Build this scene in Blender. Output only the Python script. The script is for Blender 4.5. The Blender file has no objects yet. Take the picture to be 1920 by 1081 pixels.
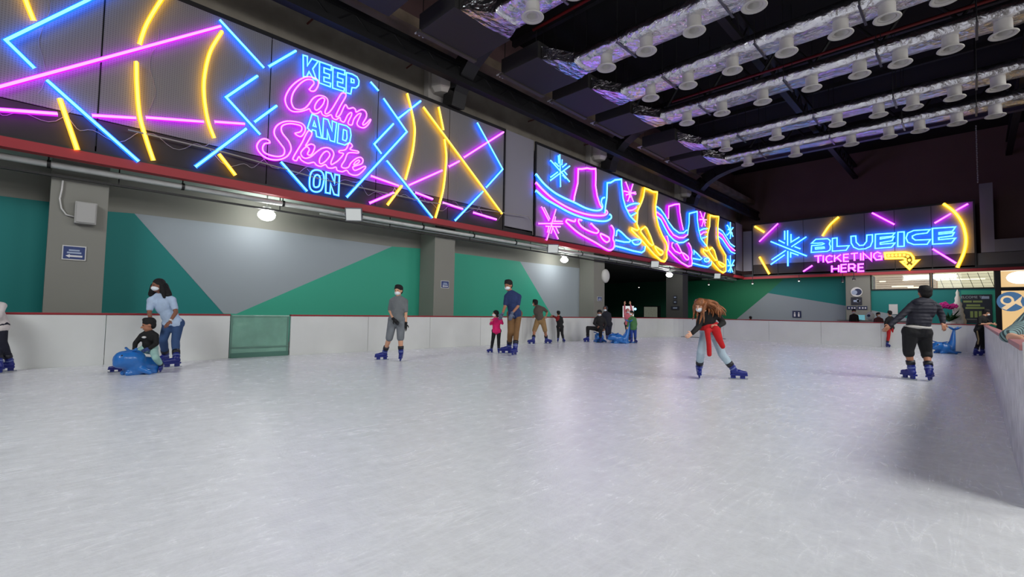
import bpy, bmesh, math, random
from mathutils import Vector, Matrix, noise
random.seed(7)
V = Vector
C = bpy.context.scene.collection
sc = bpy.context.scene

# ------------------------------------------------------------------ camera
CX, CY, FP, H = 960.0, 540.5, 878.0, 1.05
d1 = V((868, 59.5, FP)).normalized()
d2 = V((-890, 29.5, FP)); d2 = (d2 - d1 * d1.dot(d2)).normalized()
up = d1.cross(d2)
if up.y > 0: up = -up
AX, AY, AZ = -d2, d1, up                       # world axes seen in camera space (x right, y down, z forward)
def c2w(v): return V((AX.dot(v), AY.dot(v), AZ.dot(v)))
cam = bpy.data.cameras.new('camera'); camo = bpy.data.objects.new('camera', cam); C.objects.link(camo)
r_, u_, b_ = c2w(V((1, 0, 0))), c2w(V((0, -1, 0))), c2w(V((0, 0, -1)))
M = Matrix((r_, u_, b_)).transposed().to_4x4(); M.translation = V((0, 0, H)); camo.matrix_world = M
cam.sensor_fit = 'HORIZONTAL'; cam.sensor_width = 36; cam.lens = FP / 1920 * 36; cam.clip_start = .05
sc.camera = camo
# ------------------------------------------------------------------ colour management, world
sc.view_settings.view_transform = 'Standard'; sc.view_settings.look = 'None'
sc.view_settings.gamma = 1; sc.view_settings.use_curve_mapping = False
sc.view_settings.exposure = 0.0
w = bpy.data.worlds.new('world'); sc.world = w; w.use_nodes = True
w.node_tree.nodes['Background'].inputs[0].default_value = (.5, .55, .65, 1)
w.node_tree.nodes['Background'].inputs[1].default_value = 0.03
# ------------------------------------------------------------------ unseen area lamps added to light the hall, on the right and behind the camera
def area(name, loc, tgt, size, power, col=(1, 1, 1), sy=None, spread=180):
    l = bpy.data.lights.new(name, 'AREA'); l.energy = power; l.color = col; l.size = size
    if sy: l.shape = 'RECTANGLE'; l.size_y = sy
    l.spread = math.radians(spread)
    o = bpy.data.objects.new(name, l); C.objects.link(o); o.location = loc
    o.rotation_euler = (V(tgt) - V(loc)).to_track_quat('-Z', 'Y').to_euler(); return o
area('unseen_hall_lamp', (5.5, 3.0, 7.4), (-4.0, 5.0, 0), 5.0, 305, (1, .985, .97), 3.0, 130)
area('unseen_hall_lamp', (5.5, 11.0, 7.4), (-4.5, 12, 0), 5.0, 345, (1, .985, .97), 3.0, 130)
area('unseen_hall_lamp', (5.5, 19.0, 7.4), (-5, 18, 0), 5.0, 305, (1, .985, .97), 3.0, 130)
area('unseen_hall_lamp', (-4.0, -6.0, 7.0), (-6, 4, 0), 5, 340, (.96, .98, 1), 2.5, 130)
for lx in (-11.0, -3.0):
    area('lobby_fill_light', (lx, 32.6, 3.72), (lx, 35.9, 1.0), 5.0, 70, (1, .97, .93), 2.2, 170)  # added area lamps that brighten the far lobby wall
area('shop_light', (1.5, 38.2, 3.4), (1.5, 38.2, 0), 3, 60, (1, .86, .62), 2)

# ------------------------------------------------------------------ picture point -> world point helpers
def ray(px, py): return c2w(V((px - CX, py - CY, FP)))
def on_x(px, py, x): r = ray(px, py); return r * (x / r.x) + V((0, 0, H))
def on_y(px, py, y): r = ray(px, py); return r * (y / r.y) + V((0, 0, H))
def on_z(px, py, z=0.): r = ray(px, py); return r * ((z - H) / r.z) + V((0, 0, H))
FW = V((b_.x, b_.y, 0)).normalized() * -1      # horizontal, away from the camera
RT = V((FW.y, -FW.x, 0))                       # horizontal, to the right
def at_d(px, py, D): r = ray(px, py); return r * (D / r.dot(FW)) + V((0, 0, H))

# ------------------------------------------------------------------ materials
def lin(c):
    return tuple(((x / 12.92) if x <= .04045 else ((x + .055) / 1.055) ** 2.4) for x in c)
MATS = {}
def mat(name, col, rough=.6, metal=0., var=.0, vs=3., bump=0., bs=20., emit=None, es=1., coat=0., trans=0., spec=None):
    if name in MATS: return MATS[name]
    m = bpy.data.materials.new(name); m.use_nodes = True; nt = m.node_tree; N = nt.nodes; L = nt.links
    p = N['Principled BSDF']; c = lin(col)
    p.inputs['Base Color'].default_value = (*c, 1); p.inputs['Roughness'].default_value = rough
    p.inputs['Metallic'].default_value = metal
    if coat: p.inputs['Coat Weight'].default_value = coat
    if trans: p.inputs['Transmission Weight'].default_value = trans
    if spec is not None: p.inputs['Specular IOR Level'].default_value = spec
    if emit is not None:
        p.inputs['Emission Color'].default_value = (*emit, 1); p.inputs['Emission Strength'].default_value = es
    if var or bump:
        tc = N.new('ShaderNodeTexCoord')
    if var:
        n = N.new('ShaderNodeTexNoise'); n.inputs['Scale'].default_value = vs; n.inputs['Detail'].default_value = 6
        L.new(tc.outputs['Object'], n.inputs['Vector'])
        mr = N.new('ShaderNodeMapRange'); mr.inputs[1].default_value = .3; mr.inputs[2].default_value = .7
        mr.inputs[3].default_value = 1 - var; mr.inputs[4].default_value = 1 + var * .6
        L.new(n.outputs[0], mr.inputs[0])
        mx = N.new('ShaderNodeVectorMath'); mx.operation = 'SCALE'; mx.inputs[0].default_value = c
        L.new(mr.outputs[0], mx.inputs['Scale']); L.new(mx.outputs[0], p.inputs['Base Color'])
    if bump:
        n2 = N.new('ShaderNodeTexNoise'); n2.inputs['Scale'].default_value = bs; n2.inputs['Detail'].default_value = 4
        L.new(tc.outputs['Object'], n2.inputs['Vector'])
        b = N.new('ShaderNodeBump'); b.inputs['Strength'].default_value = bump; b.inputs['Distance'].default_value = .02
        L.new(n2.outputs[0], b.inputs['Height']); L.new(b.outputs[0], p.inputs['Normal'])
    MATS[name] = m; return m

def ice_material():
    m = bpy.data.materials.new('ice'); m.use_nodes = True; nt = m.node_tree; N = nt.nodes; L = nt.links
    p = N['Principled BSDF']; tc = N.new('ShaderNodeTexCoord')
    def noise_(scale, detail=4, dist=0., vec=None, rough=.5):
        n = N.new('ShaderNodeTexNoise'); n.inputs['Scale'].default_value = scale; n.inputs['Detail'].default_value = detail
        n.inputs['Distortion'].default_value = dist; n.inputs['Roughness'].default_value = rough
        L.new(vec or tc.outputs['Object'], n.inputs['Vector']); return n.outputs[0]
    def math_(op, a, b=None, c=None):
        n = N.new('ShaderNodeMath'); n.operation = op
        for i, x in enumerate((a, b, c)):
            if x is None: continue
            if isinstance(x, (int, float)): n.inputs[i].default_value = x
            else: L.new(x, n.inputs[i])
        return n.outputs[0]
    def rot(a, sx, sy):
        mp = N.new('ShaderNodeMapping'); mp.inputs['Rotation'].default_value = (0, 0, a); mp.inputs['Scale'].default_value = (sx, sy, 1)
        L.new(tc.outputs['Object'], mp.inputs['Vector']); return mp.outputs[0]
    def ridge(scale, width, dist, vec=None, detail=.6):
        dist *= .15        # thin curved lines: where a noise crosses its mean
        n = noise_(scale, detail, dist, vec)
        a = math_('ABSOLUTE', math_('SUBTRACT', n, .5))
        k = N.new('ShaderNodeMapRange'); k.inputs[1].default_value = 0; k.inputs[2].default_value = width
        k.inputs[3].default_value = 1; k.inputs[4].default_value = 0; L.new(a, k.inputs[0]); return k.outputs[0]
    broken = noise_(2.2, 5)
    mask = N.new('ShaderNodeMapRange'); mask.inputs[1].default_value = .50; mask.inputs[2].default_value = .72; L.new(broken, mask.inputs[0])
    s = None
    for sc_, wd, ds, vec in ((1.6, .006, 0, rot(.5, 1, .12)), (1.8, .007, 0, rot(1.3, 1, .14)), (2.2, .008, 0, rot(2.1, 1, .12)), (2.6, .010, 0, rot(2.8, 1, .16)),
                             (5., .02, 0, rot(.9, 1, .16)), (6., .022, 0, rot(1.8, 1, .2)), (7., .028, 0, rot(.1, 1, .22)), (6., .025, 0, rot(2.5, 1, .2)), (2.2, .004, 2., None)):
        r = ridge(sc_, wd, ds, vec); s = r if s is None else math_('MAXIMUM', s, r)
    s = math_('MULTIPLY', s, math_('MULTIPLY_ADD', mask.outputs[0], .7, .3))
    frost = noise_(7, 9, .5, rot(.2, 1.3, 1), .72)
    streak = noise_(5, 7, .35, rot(.72, 1, 5), .7)
    fine = noise_(60, 5, .5, None, .65)
    cloud = noise_(.45, 5, .3)
    wet = noise_(1.1, 3, .6, rot(.9, 1, .35))
    wm = N.new('ShaderNodeMapRange'); wm.inputs[1].default_value = .71; wm.inputs[2].default_value = .735; L.new(wet, wm.inputs[0])
    v = math_('MULTIPLY_ADD', frost, .25, .60)
    v = math_('MULTIPLY_ADD', streak, .14, v)
    v = math_('MULTIPLY_ADD', fine, .07, v)
    v = math_('MULTIPLY_ADD', math_('SUBTRACT', cloud, .5), .16, v)
    v = math_('MULTIPLY_ADD', s, .10, v)
    v = math_('MULTIPLY_ADD', wm.outputs[0], -.05, v)
    cr = N.new('ShaderNodeCombineColor')
    L.new(math_('MULTIPLY', v, .93), cr.inputs[0]); L.new(math_('MULTIPLY', v, .965), cr.inputs[1]); L.new(math_('MULTIPLY', v, .975), cr.inputs[2])
    L.new(cr.outputs[0], p.inputs['Base Color'])
    rr = math_('MULTIPLY_ADD', s, .08, math_('MULTIPLY_ADD', frost, .30, .07))
    L.new(math_('MULTIPLY_ADD', wm.outputs[0], -.12, rr), p.inputs['Roughness'])
    hgt = math_('MULTIPLY_ADD', fine, .5, math_('MULTIPLY_ADD', frost, .8, math_('MULTIPLY', s, .15)))
    b = N.new('ShaderNodeBump'); b.inputs['Strength'].default_value = .5; b.inputs['Distance'].default_value = .007
    L.new(hgt, b.inputs['Height']); L.new(b.outputs[0], p.inputs['Normal'])
    p.inputs['Specular IOR Level'].default_value = .45
    return m

def foil_material():
    m = bpy.data.materials.new('foil'); m.use_nodes = True; nt = m.node_tree; N = nt.nodes; L = nt.links
    p = N['Principled BSDF']; tc = N.new('ShaderNodeTexCoord')
    p.inputs['Metallic'].default_value = 1; p.inputs['Roughness'].default_value = .2
    p.inputs['Base Color'].default_value = (.86, .86, .9, 1)
    v = N.new('ShaderNodeTexVoronoi'); v.inputs['Scale'].default_value = 5; L.new(tc.outputs['Object'], v.inputs['Vector'])
    n = N.new('ShaderNodeTexNoise'); n.inputs['Scale'].default_value = 6; n.inputs['Detail'].default_value = 5; n.inputs['Distortion'].default_value = 1.5
    L.new(tc.outputs['Object'], n.inputs['Vector'])
    a = N.new('ShaderNodeMath'); a.operation = 'ADD'; L.new(v.outputs['Distance'], a.inputs[0]); L.new(n.outputs[0], a.inputs[1])
    b = N.new('ShaderNodeBump'); b.inputs['Strength'].default_value = .55; b.inputs['Distance'].default_value = .05
    L.new(a.outputs[0], b.inputs['Height']); L.new(b.outputs[0], p.inputs['Normal']); return m

def gauze_material():                           # dark woven mesh behind the neon
    m = bpy.data.materials.new('gauze'); m.use_nodes = True; nt = m.node_tree; N = nt.nodes; L = nt.links
    p = N['Principled BSDF']; tc = N.new('ShaderNodeTexCoord'); p.inputs['Roughness'].default_value = .75
    ws = []
    for ax in ('X', 'Z'):
        wv = N.new('ShaderNodeTexWave'); wv.bands_direction = ax; wv.inputs['Scale'].default_value = 8; L.new(tc.outputs['Object'], wv.inputs['Vector']); ws.append(wv)
    wv = N.new('ShaderNodeTexWave'); wv.bands_direction = 'Y'; wv.inputs['Scale'].default_value = 8; L.new(tc.outputs['Object'], wv.inputs['Vector']); ws[0] = wv
    mx = N.new('ShaderNodeMath'); mx.operation = 'MULTIPLY'; L.new(ws[0].outputs['Fac'], mx.inputs[0]); L.new(ws[1].outputs['Fac'], mx.inputs[1])
    cr = N.new('ShaderNodeMapRange'); cr.inputs[3].default_value = .22; cr.inputs[4].default_value = .13; L.new(mx.outputs[0], cr.inputs[0])
    cc = N.new('ShaderNodeCombineColor'); L.new(cr.outputs[0], cc.inputs[0])
    k = N.new('ShaderNodeMath'); k.operation = 'MULTIPLY'; k.inputs[1].default_value = .97; L.new(cr.outputs[0], k.inputs[0]); L.new(k.outputs[0], cc.inputs[1]); L.new(cr.outputs[0], cc.inputs[2])
    L.new(cc.outputs[0], p.inputs['Base Color']); return m
ICE, FOIL, GAUZE = ice_material(), foil_material(), gauze_material()
def emis(name, col, s):
    if name in MATS: return MATS[name]
    m = bpy.data.materials.new(name); m.use_nodes = True; N = m.node_tree.nodes
    p = N['Principled BSDF']; p.inputs['Base Color'].default_value = (.02, .02, .02, 1)
    p.inputs['Emission Color'].default_value = (*col, 1); p.inputs['Emission Strength'].default_value = s
    MATS[name] = m; return m
NEON = {'b': (emis('neon_blue_core', (.12, .50, 1.0), 3.4), emis('neon_blue_halo', (.0, .13, .95), 2.0), emis('neon_blue_back', (.0, .13, 1.0), 13)),  # wide glowing base strip imitates the halo; back faces brighten the panel
        'm': (emis('neon_magenta_core', (.95, .22, 1.0), 2.6), emis('neon_magenta_halo', (.42, .0, .70), 2.0), emis('neon_magenta_back', (.50, .0, .85), 10)),
        'y': (emis('neon_yellow_core', (1.0, .70, .10), 2.4), emis('neon_yellow_halo', (.85, .42, .0), 1.7), emis('neon_yellow_back', (1.0, .50, .0), 7))}
BLACK = mat('black_steel', (.065, .065, .075), .5)
BROWN = mat('dark_brown_wall', (.47, .36, .365), .9, var=.12, vs=.4)
CONC = mat('raw_concrete', (.60, .575, .53), .9, var=.22, vs=1.4, bump=.3, bs=6)
CONCL = mat('pale_concrete', (.76, .74, .72), .9, var=.1, vs=1.4)
GREY = mat('grey_wall_paint', (.54, .54, .51), .75, var=.04, vs=1)
TEAL = mat('teal_wall_paint', (.0, .50, .49), .6); GREEN = mat('green_wall_paint', (.20, .66, .55), .6)
PALE = mat('pale_grey_wall_paint', (.60, .64, .67), .6)
DGREEN = mat('deep_green_wall_paint', (.10, .52, .36), .6)
RED = mat('red_paint', (.62, .13, .17), .5); CAP = mat('dark_red_cap', (.55, .08, .13), .4)
WHITEB = mat('white_board_plastic', (.84, .85, .84), .35, var=.06, vs=1.3, coat=.2)
SCUFF = mat('scuffed_board_plastic', (.86, .86, .87), .35, var=.32, vs=7)
STEEL = mat('galvanised_pipe', (.80, .82, .81), .35, .15, var=.1, vs=5)
WHITEP = mat('white_plastic', (.84, .84, .83), .45); WHITEG = mat('off_white_diffuser_metal', (.80, .79, .77), .5)
SOFFIT = mat('grey_green_soffit', (.66, .72, .68), .7)

# ------------------------------------------------------------------ object helpers
LOC = {}
def put(o, parent=None):
    C.objects.link(o)
    if parent is not None: o.parent = parent
    return o
def wloc(o): return LOC.get(o.name, V((0, 0, 0)))
def tag(o, label=None, cat=None, group=None, kind=None):
    if label: o['label'] = label
    if cat: o['category'] = cat
    if group: o['group'] = group
    if kind: o['kind'] = kind
    return o
def thing(name, loc, label, cat, group=None):
    o = bpy.data.objects.new(name, None); o.empty_display_size = .1; C.objects.link(o)
    o.location = loc; LOC[o.name] = V(loc); return tag(o, label, cat, group)
def mesh(name, vs, fs, m, parent=None, smooth=False, mi=None, origin=None):
    me = bpy.data.meshes.new(name); base = wloc(parent) if parent is not None else (V(origin) if origin is not None else V((0, 0, 0)))
    me.from_pydata([tuple(V(v) - base) for v in vs], [], fs)
    for x in (m if isinstance(m, (list, tuple)) else [m]): me.materials.append(x)
    if mi: me.polygons.foreach_set('material_index', mi)
    if smooth: me.polygons.foreach_set('use_smooth', [True] * len(me.polygons))
    me.update(); o = bpy.data.objects.new(name, me)
    if parent is None: o.location = base
    put(o, parent); LOC[o.name] = base; return o
def boxg(a, b):
    (x0, y0, z0), (x1, y1, z1) = a, b
    x0, x1 = sorted((x0, x1)); y0, y1 = sorted((y0, y1)); z0, z1 = sorted((z0, z1))
    v = [(x0, y0, z0), (x1, y0, z0), (x1, y1, z0), (x0, y1, z0), (x0, y0, z1), (x1, y0, z1), (x1, y1, z1), (x0, y1, z1)]
    f = [(0, 3, 2, 1), (4, 5, 6, 7), (0, 1, 5, 4), (1, 2, 6, 5), (2, 3, 7, 6), (3, 0, 4, 7)]
    return v, f
def join(gs):
    V_, F_ = [], []
    for v, f in gs:
        k = len(V_); V_ += list(v); F_ += [tuple(i + k for i in q) for q in f]
    return V_, F_
def box(name, a, b, m, parent=None, bev=0., **k):
    v, f = boxg(a, b)
    if bev:
        bm = bmesh.new(); vv = [bm.verts.new(x) for x in v]; [bm.faces.new([vv[i] for i in q]) for q in f]
        bmesh.ops.bevel(bm, geom=bm.edges[:], offset=bev, segments=2, affect='EDGES', profile=.7)
        bm.verts.index_update(); v = [tuple(x.co) for x in bm.verts]; f = [tuple(y.index for y in q.verts) for q in bm.faces]; bm.free()
    return mesh(name, v, f, m, parent, **k)
def tubeg(p, q, r0, r1=None, n=10, cap=True):
    p, q = V(p), V(q); r1 = r0 if r1 is None else r1
    t = (q - p).normalized(); a = t.orthogonal().normalized(); b = t.cross(a)
    v = []
    for c, r in ((p, r0), (q, r1)):
        for i in range(n):
            th = 2 * math.pi * i / n; v.append(c + (a * math.cos(th) + b * math.sin(th)) * r)
    f = [(i, (i + 1) % n, n + (i + 1) % n, n + i) for i in range(n)]
    if cap: f += [tuple(range(n - 1, -1, -1)), tuple(range(n, 2 * n))]
    return v, f
def pathg(pts, r, n=8):
    pts = [V(p) for p in pts]; v, f = [], []; a = None
    for k, p in enumerate(pts):
        t = ((pts[min(k + 1, len(pts) - 1)] - pts[max(k - 1, 0)])).normalized()
        a = (t.orthogonal() if a is None else (a - t * a.dot(t))).normalized(); b = t.cross(a)
        rr = r[k] if isinstance(r, (list, tuple)) else r
        v += [p + (a * math.cos(2 * math.pi * i / n) + b * math.sin(2 * math.pi * i / n)) * rr for i in range(n)]
    for k in range(len(pts) - 1):
        for i in range(n): f.append((k * n + i, k * n + (i + 1) % n, (k + 1) * n + (i + 1) % n, (k + 1) * n + i))
    f += [tuple(range(n - 1, -1, -1)), tuple(range((len(pts) - 1) * n, len(pts) * n))]
    return v, f
def latheg(c, prof, n=20, axis='Z'):
    c = V(c); v, f = [], []
    for r, h in prof:
        for i in range(n):
            th = 2 * math.pi * i / n; q = V((r * math.cos(th), r * math.sin(th), h))
            if axis == 'X': q = V((q.z, q.x, q.y))
            if axis == 'Y': q = V((q.x, q.z, q.y))
            v.append(c + q)
    for k in range(len(prof) - 1):
        for i in range(n): f.append((k * n + i, k * n + (i + 1) % n, (k + 1) * n + (i + 1) % n, (k + 1) * n + i))
    return v, f
def sphg(c, r, n=12, m=8, R=None):
    c = V(c); rx, ry, rz = (r, r, r) if isinstance(r, (int, float)) else r
    v = [V((0, 0, rz))]
    for j in range(1, m):
        ph = math.pi * j / m
        for i in range(n):
            th = 2 * math.pi * i / n; v.append(V((rx * math.sin(ph) * math.cos(th), ry * math.sin(ph) * math.sin(th), rz * math.cos(ph))))
    v.append(V((0, 0, -rz)))
    if R is not None: v = [R @ x for x in v]
    v = [c + x for x in v]; f = []
    for i in range(n): f.append((0, 1 + i, 1 + (i + 1) % n)); f.append((len(v) - 1, 1 + (m - 2) * n + (i + 1) % n, 1 + (m - 2) * n + i))
    for j in range(m - 2):
        for i in range(n): a = 1 + j * n; f.append((a + i, a + n + i, a + n + (i + 1) % n, a + (i + 1) % n))
    return v, f
def prism(pts, nrm, th):                        # extrude a planar polygon by th along nrm
    n = len(pts); nrm = V(nrm) * th; v = [V(p) for p in pts] + [V(p) + nrm for p in pts]
    f = [tuple(range(n)), tuple(range(2 * n - 1, n - 1, -1))] + [(i, n + i, n + (i + 1) % n, (i + 1) % n) for i in range(n)]
    return v, f
def M_(name, g, m, parent=None, **k): return mesh(name, g[0], g[1], m, parent, **k)

# ================================================================== THE SETTING
ICE_Z = 0.
BX, BY, RX = -11.0, 22.1, .19                   # left boards, far boards, right boards
S_ = lambda o: tag(o, kind='structure')
S_(box('floor', (BX - .1, -9, -.05), (RX + .1, BY + .1, 0), ICE))
lobby = mat('lobby_floor', (.42, .41, .40), .5)
S_(mesh('floor', *join([boxg((-14.5, -9, -.06), (BX - .1, 38, -.002)), boxg((RX + .1, -9, -.06), (9, 38, -.002)), boxg((BX - .1, BY + .1, -.06), (RX + .1, 38, -.002))]), lobby))
S_(box('ceiling', (-14.5, -9, 11.6), (9, 38, 11.8), mat('black_ceiling', (.06, .06, .07), .9)))
S_(box('wall_right', (9, -9, 0), (9.2, 38, 11.8), BROWN))
S_(box('wall_back', (-14.5, -9.2, 0), (9, -9, 11.8), BROWN))
WX = -12.8
wl = S_(box('wall_left', (WX - .25, -9, 0), (WX, 18.2, 4.2), GREY))
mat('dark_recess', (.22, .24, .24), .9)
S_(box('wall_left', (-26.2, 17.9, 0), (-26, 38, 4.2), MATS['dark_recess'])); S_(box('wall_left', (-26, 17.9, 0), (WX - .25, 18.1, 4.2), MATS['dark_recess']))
S_(box('floor', (-26, 18.1, -.06), (-14.5, 38, -.002), mat('lobby_floor', (.42, .41, .40), .5))); S_(box('ceiling', (-26, 17.9, 3.83), (-12.76, 38, 4.0), mat('lobby_ceiling', (.25, .25, .25), .9)))
def mural(wall, nm, pts, m, axis, plane, nrm):
    P = [(on_x(*p, plane) if axis == 'x' else on_y(*p, plane)) for p in pts]
    return M_(nm, prism(P, nrm, .004), m, wall)
mx = lambda pts, m: mural(wl, 'painted_shape', pts, m, 'x', WX, (1, 0, 0))
mx([(-200, 343), (0, 367), (90, 378), (105, 380), (105, 640), (-200, 640)], TEAL)
# after the first column
mx([(187, 395), (252, 400), (415, 583), (470, 645), (175, 645)], TEAL)
mx([(252, 400), (480, 427), (735, 462), (443, 588), (418, 587)], PALE)
mx([(735, 462), (795, 466), (820, 468), (820, 640), (440, 640), (418, 587), (443, 588)], GREEN)
mx([(830, 471), (975, 490), (1035, 592), (1060, 632), (830, 632)], GREEN)
mx([(975, 490), (1092, 503), (1092, 625), (1057, 630), (1035, 592)], PALE)

# columns
for i, (y0, y1) in enumerate(((-8.0, -7.2), (.07, .88), (8.67, 9.47), (17.3, 18.15), (26.0, 26.8))):
    t = thing('concrete_column', (-12.4, (y0 + y1) / 2, 0), ['grey painted square column behind the camera side of the left boards', 'grey painted column on the left wall carrying the pale electrical box',
        'grey painted column on the left wall behind the boy in grey', 'grey painted column at the far end of the left mural wall', 'concrete column top showing furthest along the left wall above the skates panel'][i], 'column')
    box('shaft', (-12.79, y0, 0 if y0 < 20 else 3.83), (-12.0, y1, 3.75 if y0 < 20 else 4.2), GREY, t, bev=.01)
    box('upper_shaft', (-12.6, y0 - .43, 3.83), (-11.95, y1 - .6, 8.75), CONCL, t, bev=.01)
    vs_, fs_ = latheg((-11.8, y0 + .0, 8.3), [(0, -.45), (.3, -.45), (.42, -.3), (.42, .3), (.3, .42), (0, .42)], 8)
    mesh('capital', vs_, fs_, CONCL, t)
# left upper wall: concrete beam wall, ledge and slab
S_(box('wall_left', (-12.75, -9, 3.95), (-12.62, 38, 9.15), CONC))
S_(box('trim_1', (-12.62, -9, 7.2), (-12.2, 38, 8.95), CONC))
S_(box('trim_2', (-12.62, -9, 9.15), (-11.2, 38, 9.45), mat('dusty_slab', (.56, .49, .42), .95, var=.3, vs=1.5)))
S_(box('wall_left', (-12.75, -9, 9.45), (-12.6, 38, 11.6), BROWN))
# soffit under the neon fascia
S_(box('trim_3', (WX, -9, 3.74), (-11.65, 38, 3.82), SOFFIT))
# far end
FY = 34.7
S_(box('wall_far', (-14.5, 37.8, 0), (9, 38, 11.8), BROWN))
S_(box('wall_far', (-26, 36.1, 0), (-11.5, 36.3, 3.8), mat('very_dark_green', (.15, .42, .32), .8)))
wf = S_(box('wall_far', (-14.5, 36.3, 3.75), (9, 36.5, 11.6), BROWN))
wfa = S_(box('wall_far', (on_y(1281, 560, 35.9).x, 35.9, 0), (-4.42, 36.09, 3.72), DGREEN))
my = lambda pts, m, w_=wfa, pl=35.9: mural(w_, 'painted_shape', pts, m, 'y', pl, (0, -1, 0))
my([(1382, 620), (1382, 597), (1440, 549), (1586, 573), (1586, 620)], PALE)
my([(1440, 549), (1470, 522), (1586, 521), (1586, 573)], TEAL)
S_(box('trim_5', (-14.5, 34.9, 3.74), (9, 36.4, 3.82), SOFFIT))

# ------------------------------------------------------------------ fascia beams, pipes, rails
t = thing('red_fascia_beam', (-11.5, 14, 3.7), 'long dark red painted steel beam under the neon panels of the left wall', 'beam')
box('flange', (-11.62, -9, 3.66), (-11.42, 34.6, 3.83), RED, t); box('web', (-11.6, -9, 3.83), (-11.56, 34.6, 4.0), BLACK, t)
t = thing('red_fascia_beam', (-4, FY, 3.7), 'dark red painted steel beam under the far blue lettered neon panel', 'beam')
box('flange', (-11.5, FY - .1, 3.62), (6, FY + .08, 3.78), RED, t); box('web', (-11.5, FY, 3.78), (6, FY + .04, 3.95), BLACK, t)
t = thing('silver_pipe', (-11.75, 14, 3.55), 'large silver pipe running along the left wall below the red beam', 'pipe')
M_('pipe', tubeg((-11.75, -9, 3.56), (-11.75, 34, 3.56), .06, n=14), STEEL, t, smooth=True)
for y in range(-8, 34, 2):
    M_('pipe_clamp', join([tubeg((-11.75, y, 3.56), (-11.75, y + .05, 3.56), .075, n=12), tubeg((-11.75, y + .02, 3.6), (-11.75, y + .02, 3.75), .012, n=6)]), BLACK, t)
t = thing('cable_rail', (-11.9, 14, 3.4), 'thin black cable rail hanging below the silver pipe on the left', 'rail')
box('rail', (-11.93, -9, 3.38), (-11.88, 34, 3.42), BLACK, t)
for y in range(-8, 34, 3):
    box('rail_hanger', (-11.915, y, 3.42), (-11.9, y + .02, 3.75), BLACK, t)
t = thing('grey_conduit', (-11.6, 14, 3.3), 'thin pale conduit running below the far half of the silver pipe', 'conduit')
M_('conduit', tubeg((-11.95, 5, 3.5), (-11.95, 34, 3.5), .025, n=8), STEEL, t, smooth=True)
M_('conduit', tubeg((-11.95, 3, 3.63), (-11.95, 34, 3.63), .022, n=8), STEEL, t, smooth=True)

# ------------------------------------------------------------------ neon
def cat(pts, closed, k=5):
    n = len(pts); out = []
    for i in range(n if closed else n - 1):
        g = (lambda j: pts[j % n]) if closed else (lambda j: pts[max(0, min(n - 1, j))])
        p0, p1, p2, p3 = g(i - 1), g(i), g(i + 1), g(i + 2)
        for s in range(k):
            u = s / k
            out.append(tuple(.5 * ((2 * p1[a]) + (-p0[a] + p2[a]) * u + (2 * p0[a] - 5 * p1[a] + 4 * p2[a] - p3[a]) * u * u + (-p0[a] + 3 * p1[a] - 3 * p2[a] + p3[a]) * u ** 3) for a in (0, 1)))
    if not closed: out.append(pts[-1])
    return out
def neon(parent, col, pts, proj, nrm, r, off=(0, 0), s=1., smooth=False, closed=False):
    if smooth: pts = cat(pts, closed)
    P = [proj(off[0] + x / s, off[1] + y / s) for x, y in pts]
    nrm = V(nrm); n = len(P)
    if closed and (P[0] - P[-1]).length < .01: P.pop(); n -= 1
    prof = [(-1.75, -1.3, 1), (-1.75, -.9, 1), (-.8, -.6, 1), (-1., 0, 0), (-.71, .71, 0), (0, 1, 0), (.71, .71, 0), (1., 0, 0), (.8, -.6, 1), (1.75, -.9, 1), (1.75, -1.3, 1)]
    vs, fs, mi = [], [], []
    K = len(prof)
    for i in range(n):
        a = P[(i - 1) % n] if (closed or i) else P[0]; b = P[(i + 1) % n] if (closed or i < n - 1) else P[-1]
        d1_, d2_ = (P[i] - a), (b - P[i])
        t1 = d1_.normalized() if d1_.length > 1e-6 else d2_.normalized(); t2 = d2_.normalized() if d2_.length > 1e-6 else t1
        tt = (t1 + t2); tt = tt.normalized() if tt.length > .2 else t2
        sd = nrm.cross(tt).normalized(); c = max(.45, tt.dot(t2))
        for x, z, _ in prof: vs.append(P[i] + sd * (x * r / c) + nrm * (z * r))
    for i in range(n if closed else n - 1):
        j = (i + 1) % n
        for k in range(K):
            l = (k + 1) % K; fs.append((i * K + k, i * K + l, j * K + l, j * K + k)); mi.append(2 if k == K - 1 else 1 if (prof[k][2] or prof[l][2]) else 0)
    if not closed:
        fs += [tuple(range(K)), tuple(range((n - 1) * K + K - 1, (n - 1) * K - 1, -1))]; mi += [0, 0]
    o = mesh('neon_tube', vs, fs, list(NEON[col]), parent, mi=mi)
    return o
SX = -11.5
px1 = lambda x, y: on_x(x, y, SX + .13)
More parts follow.
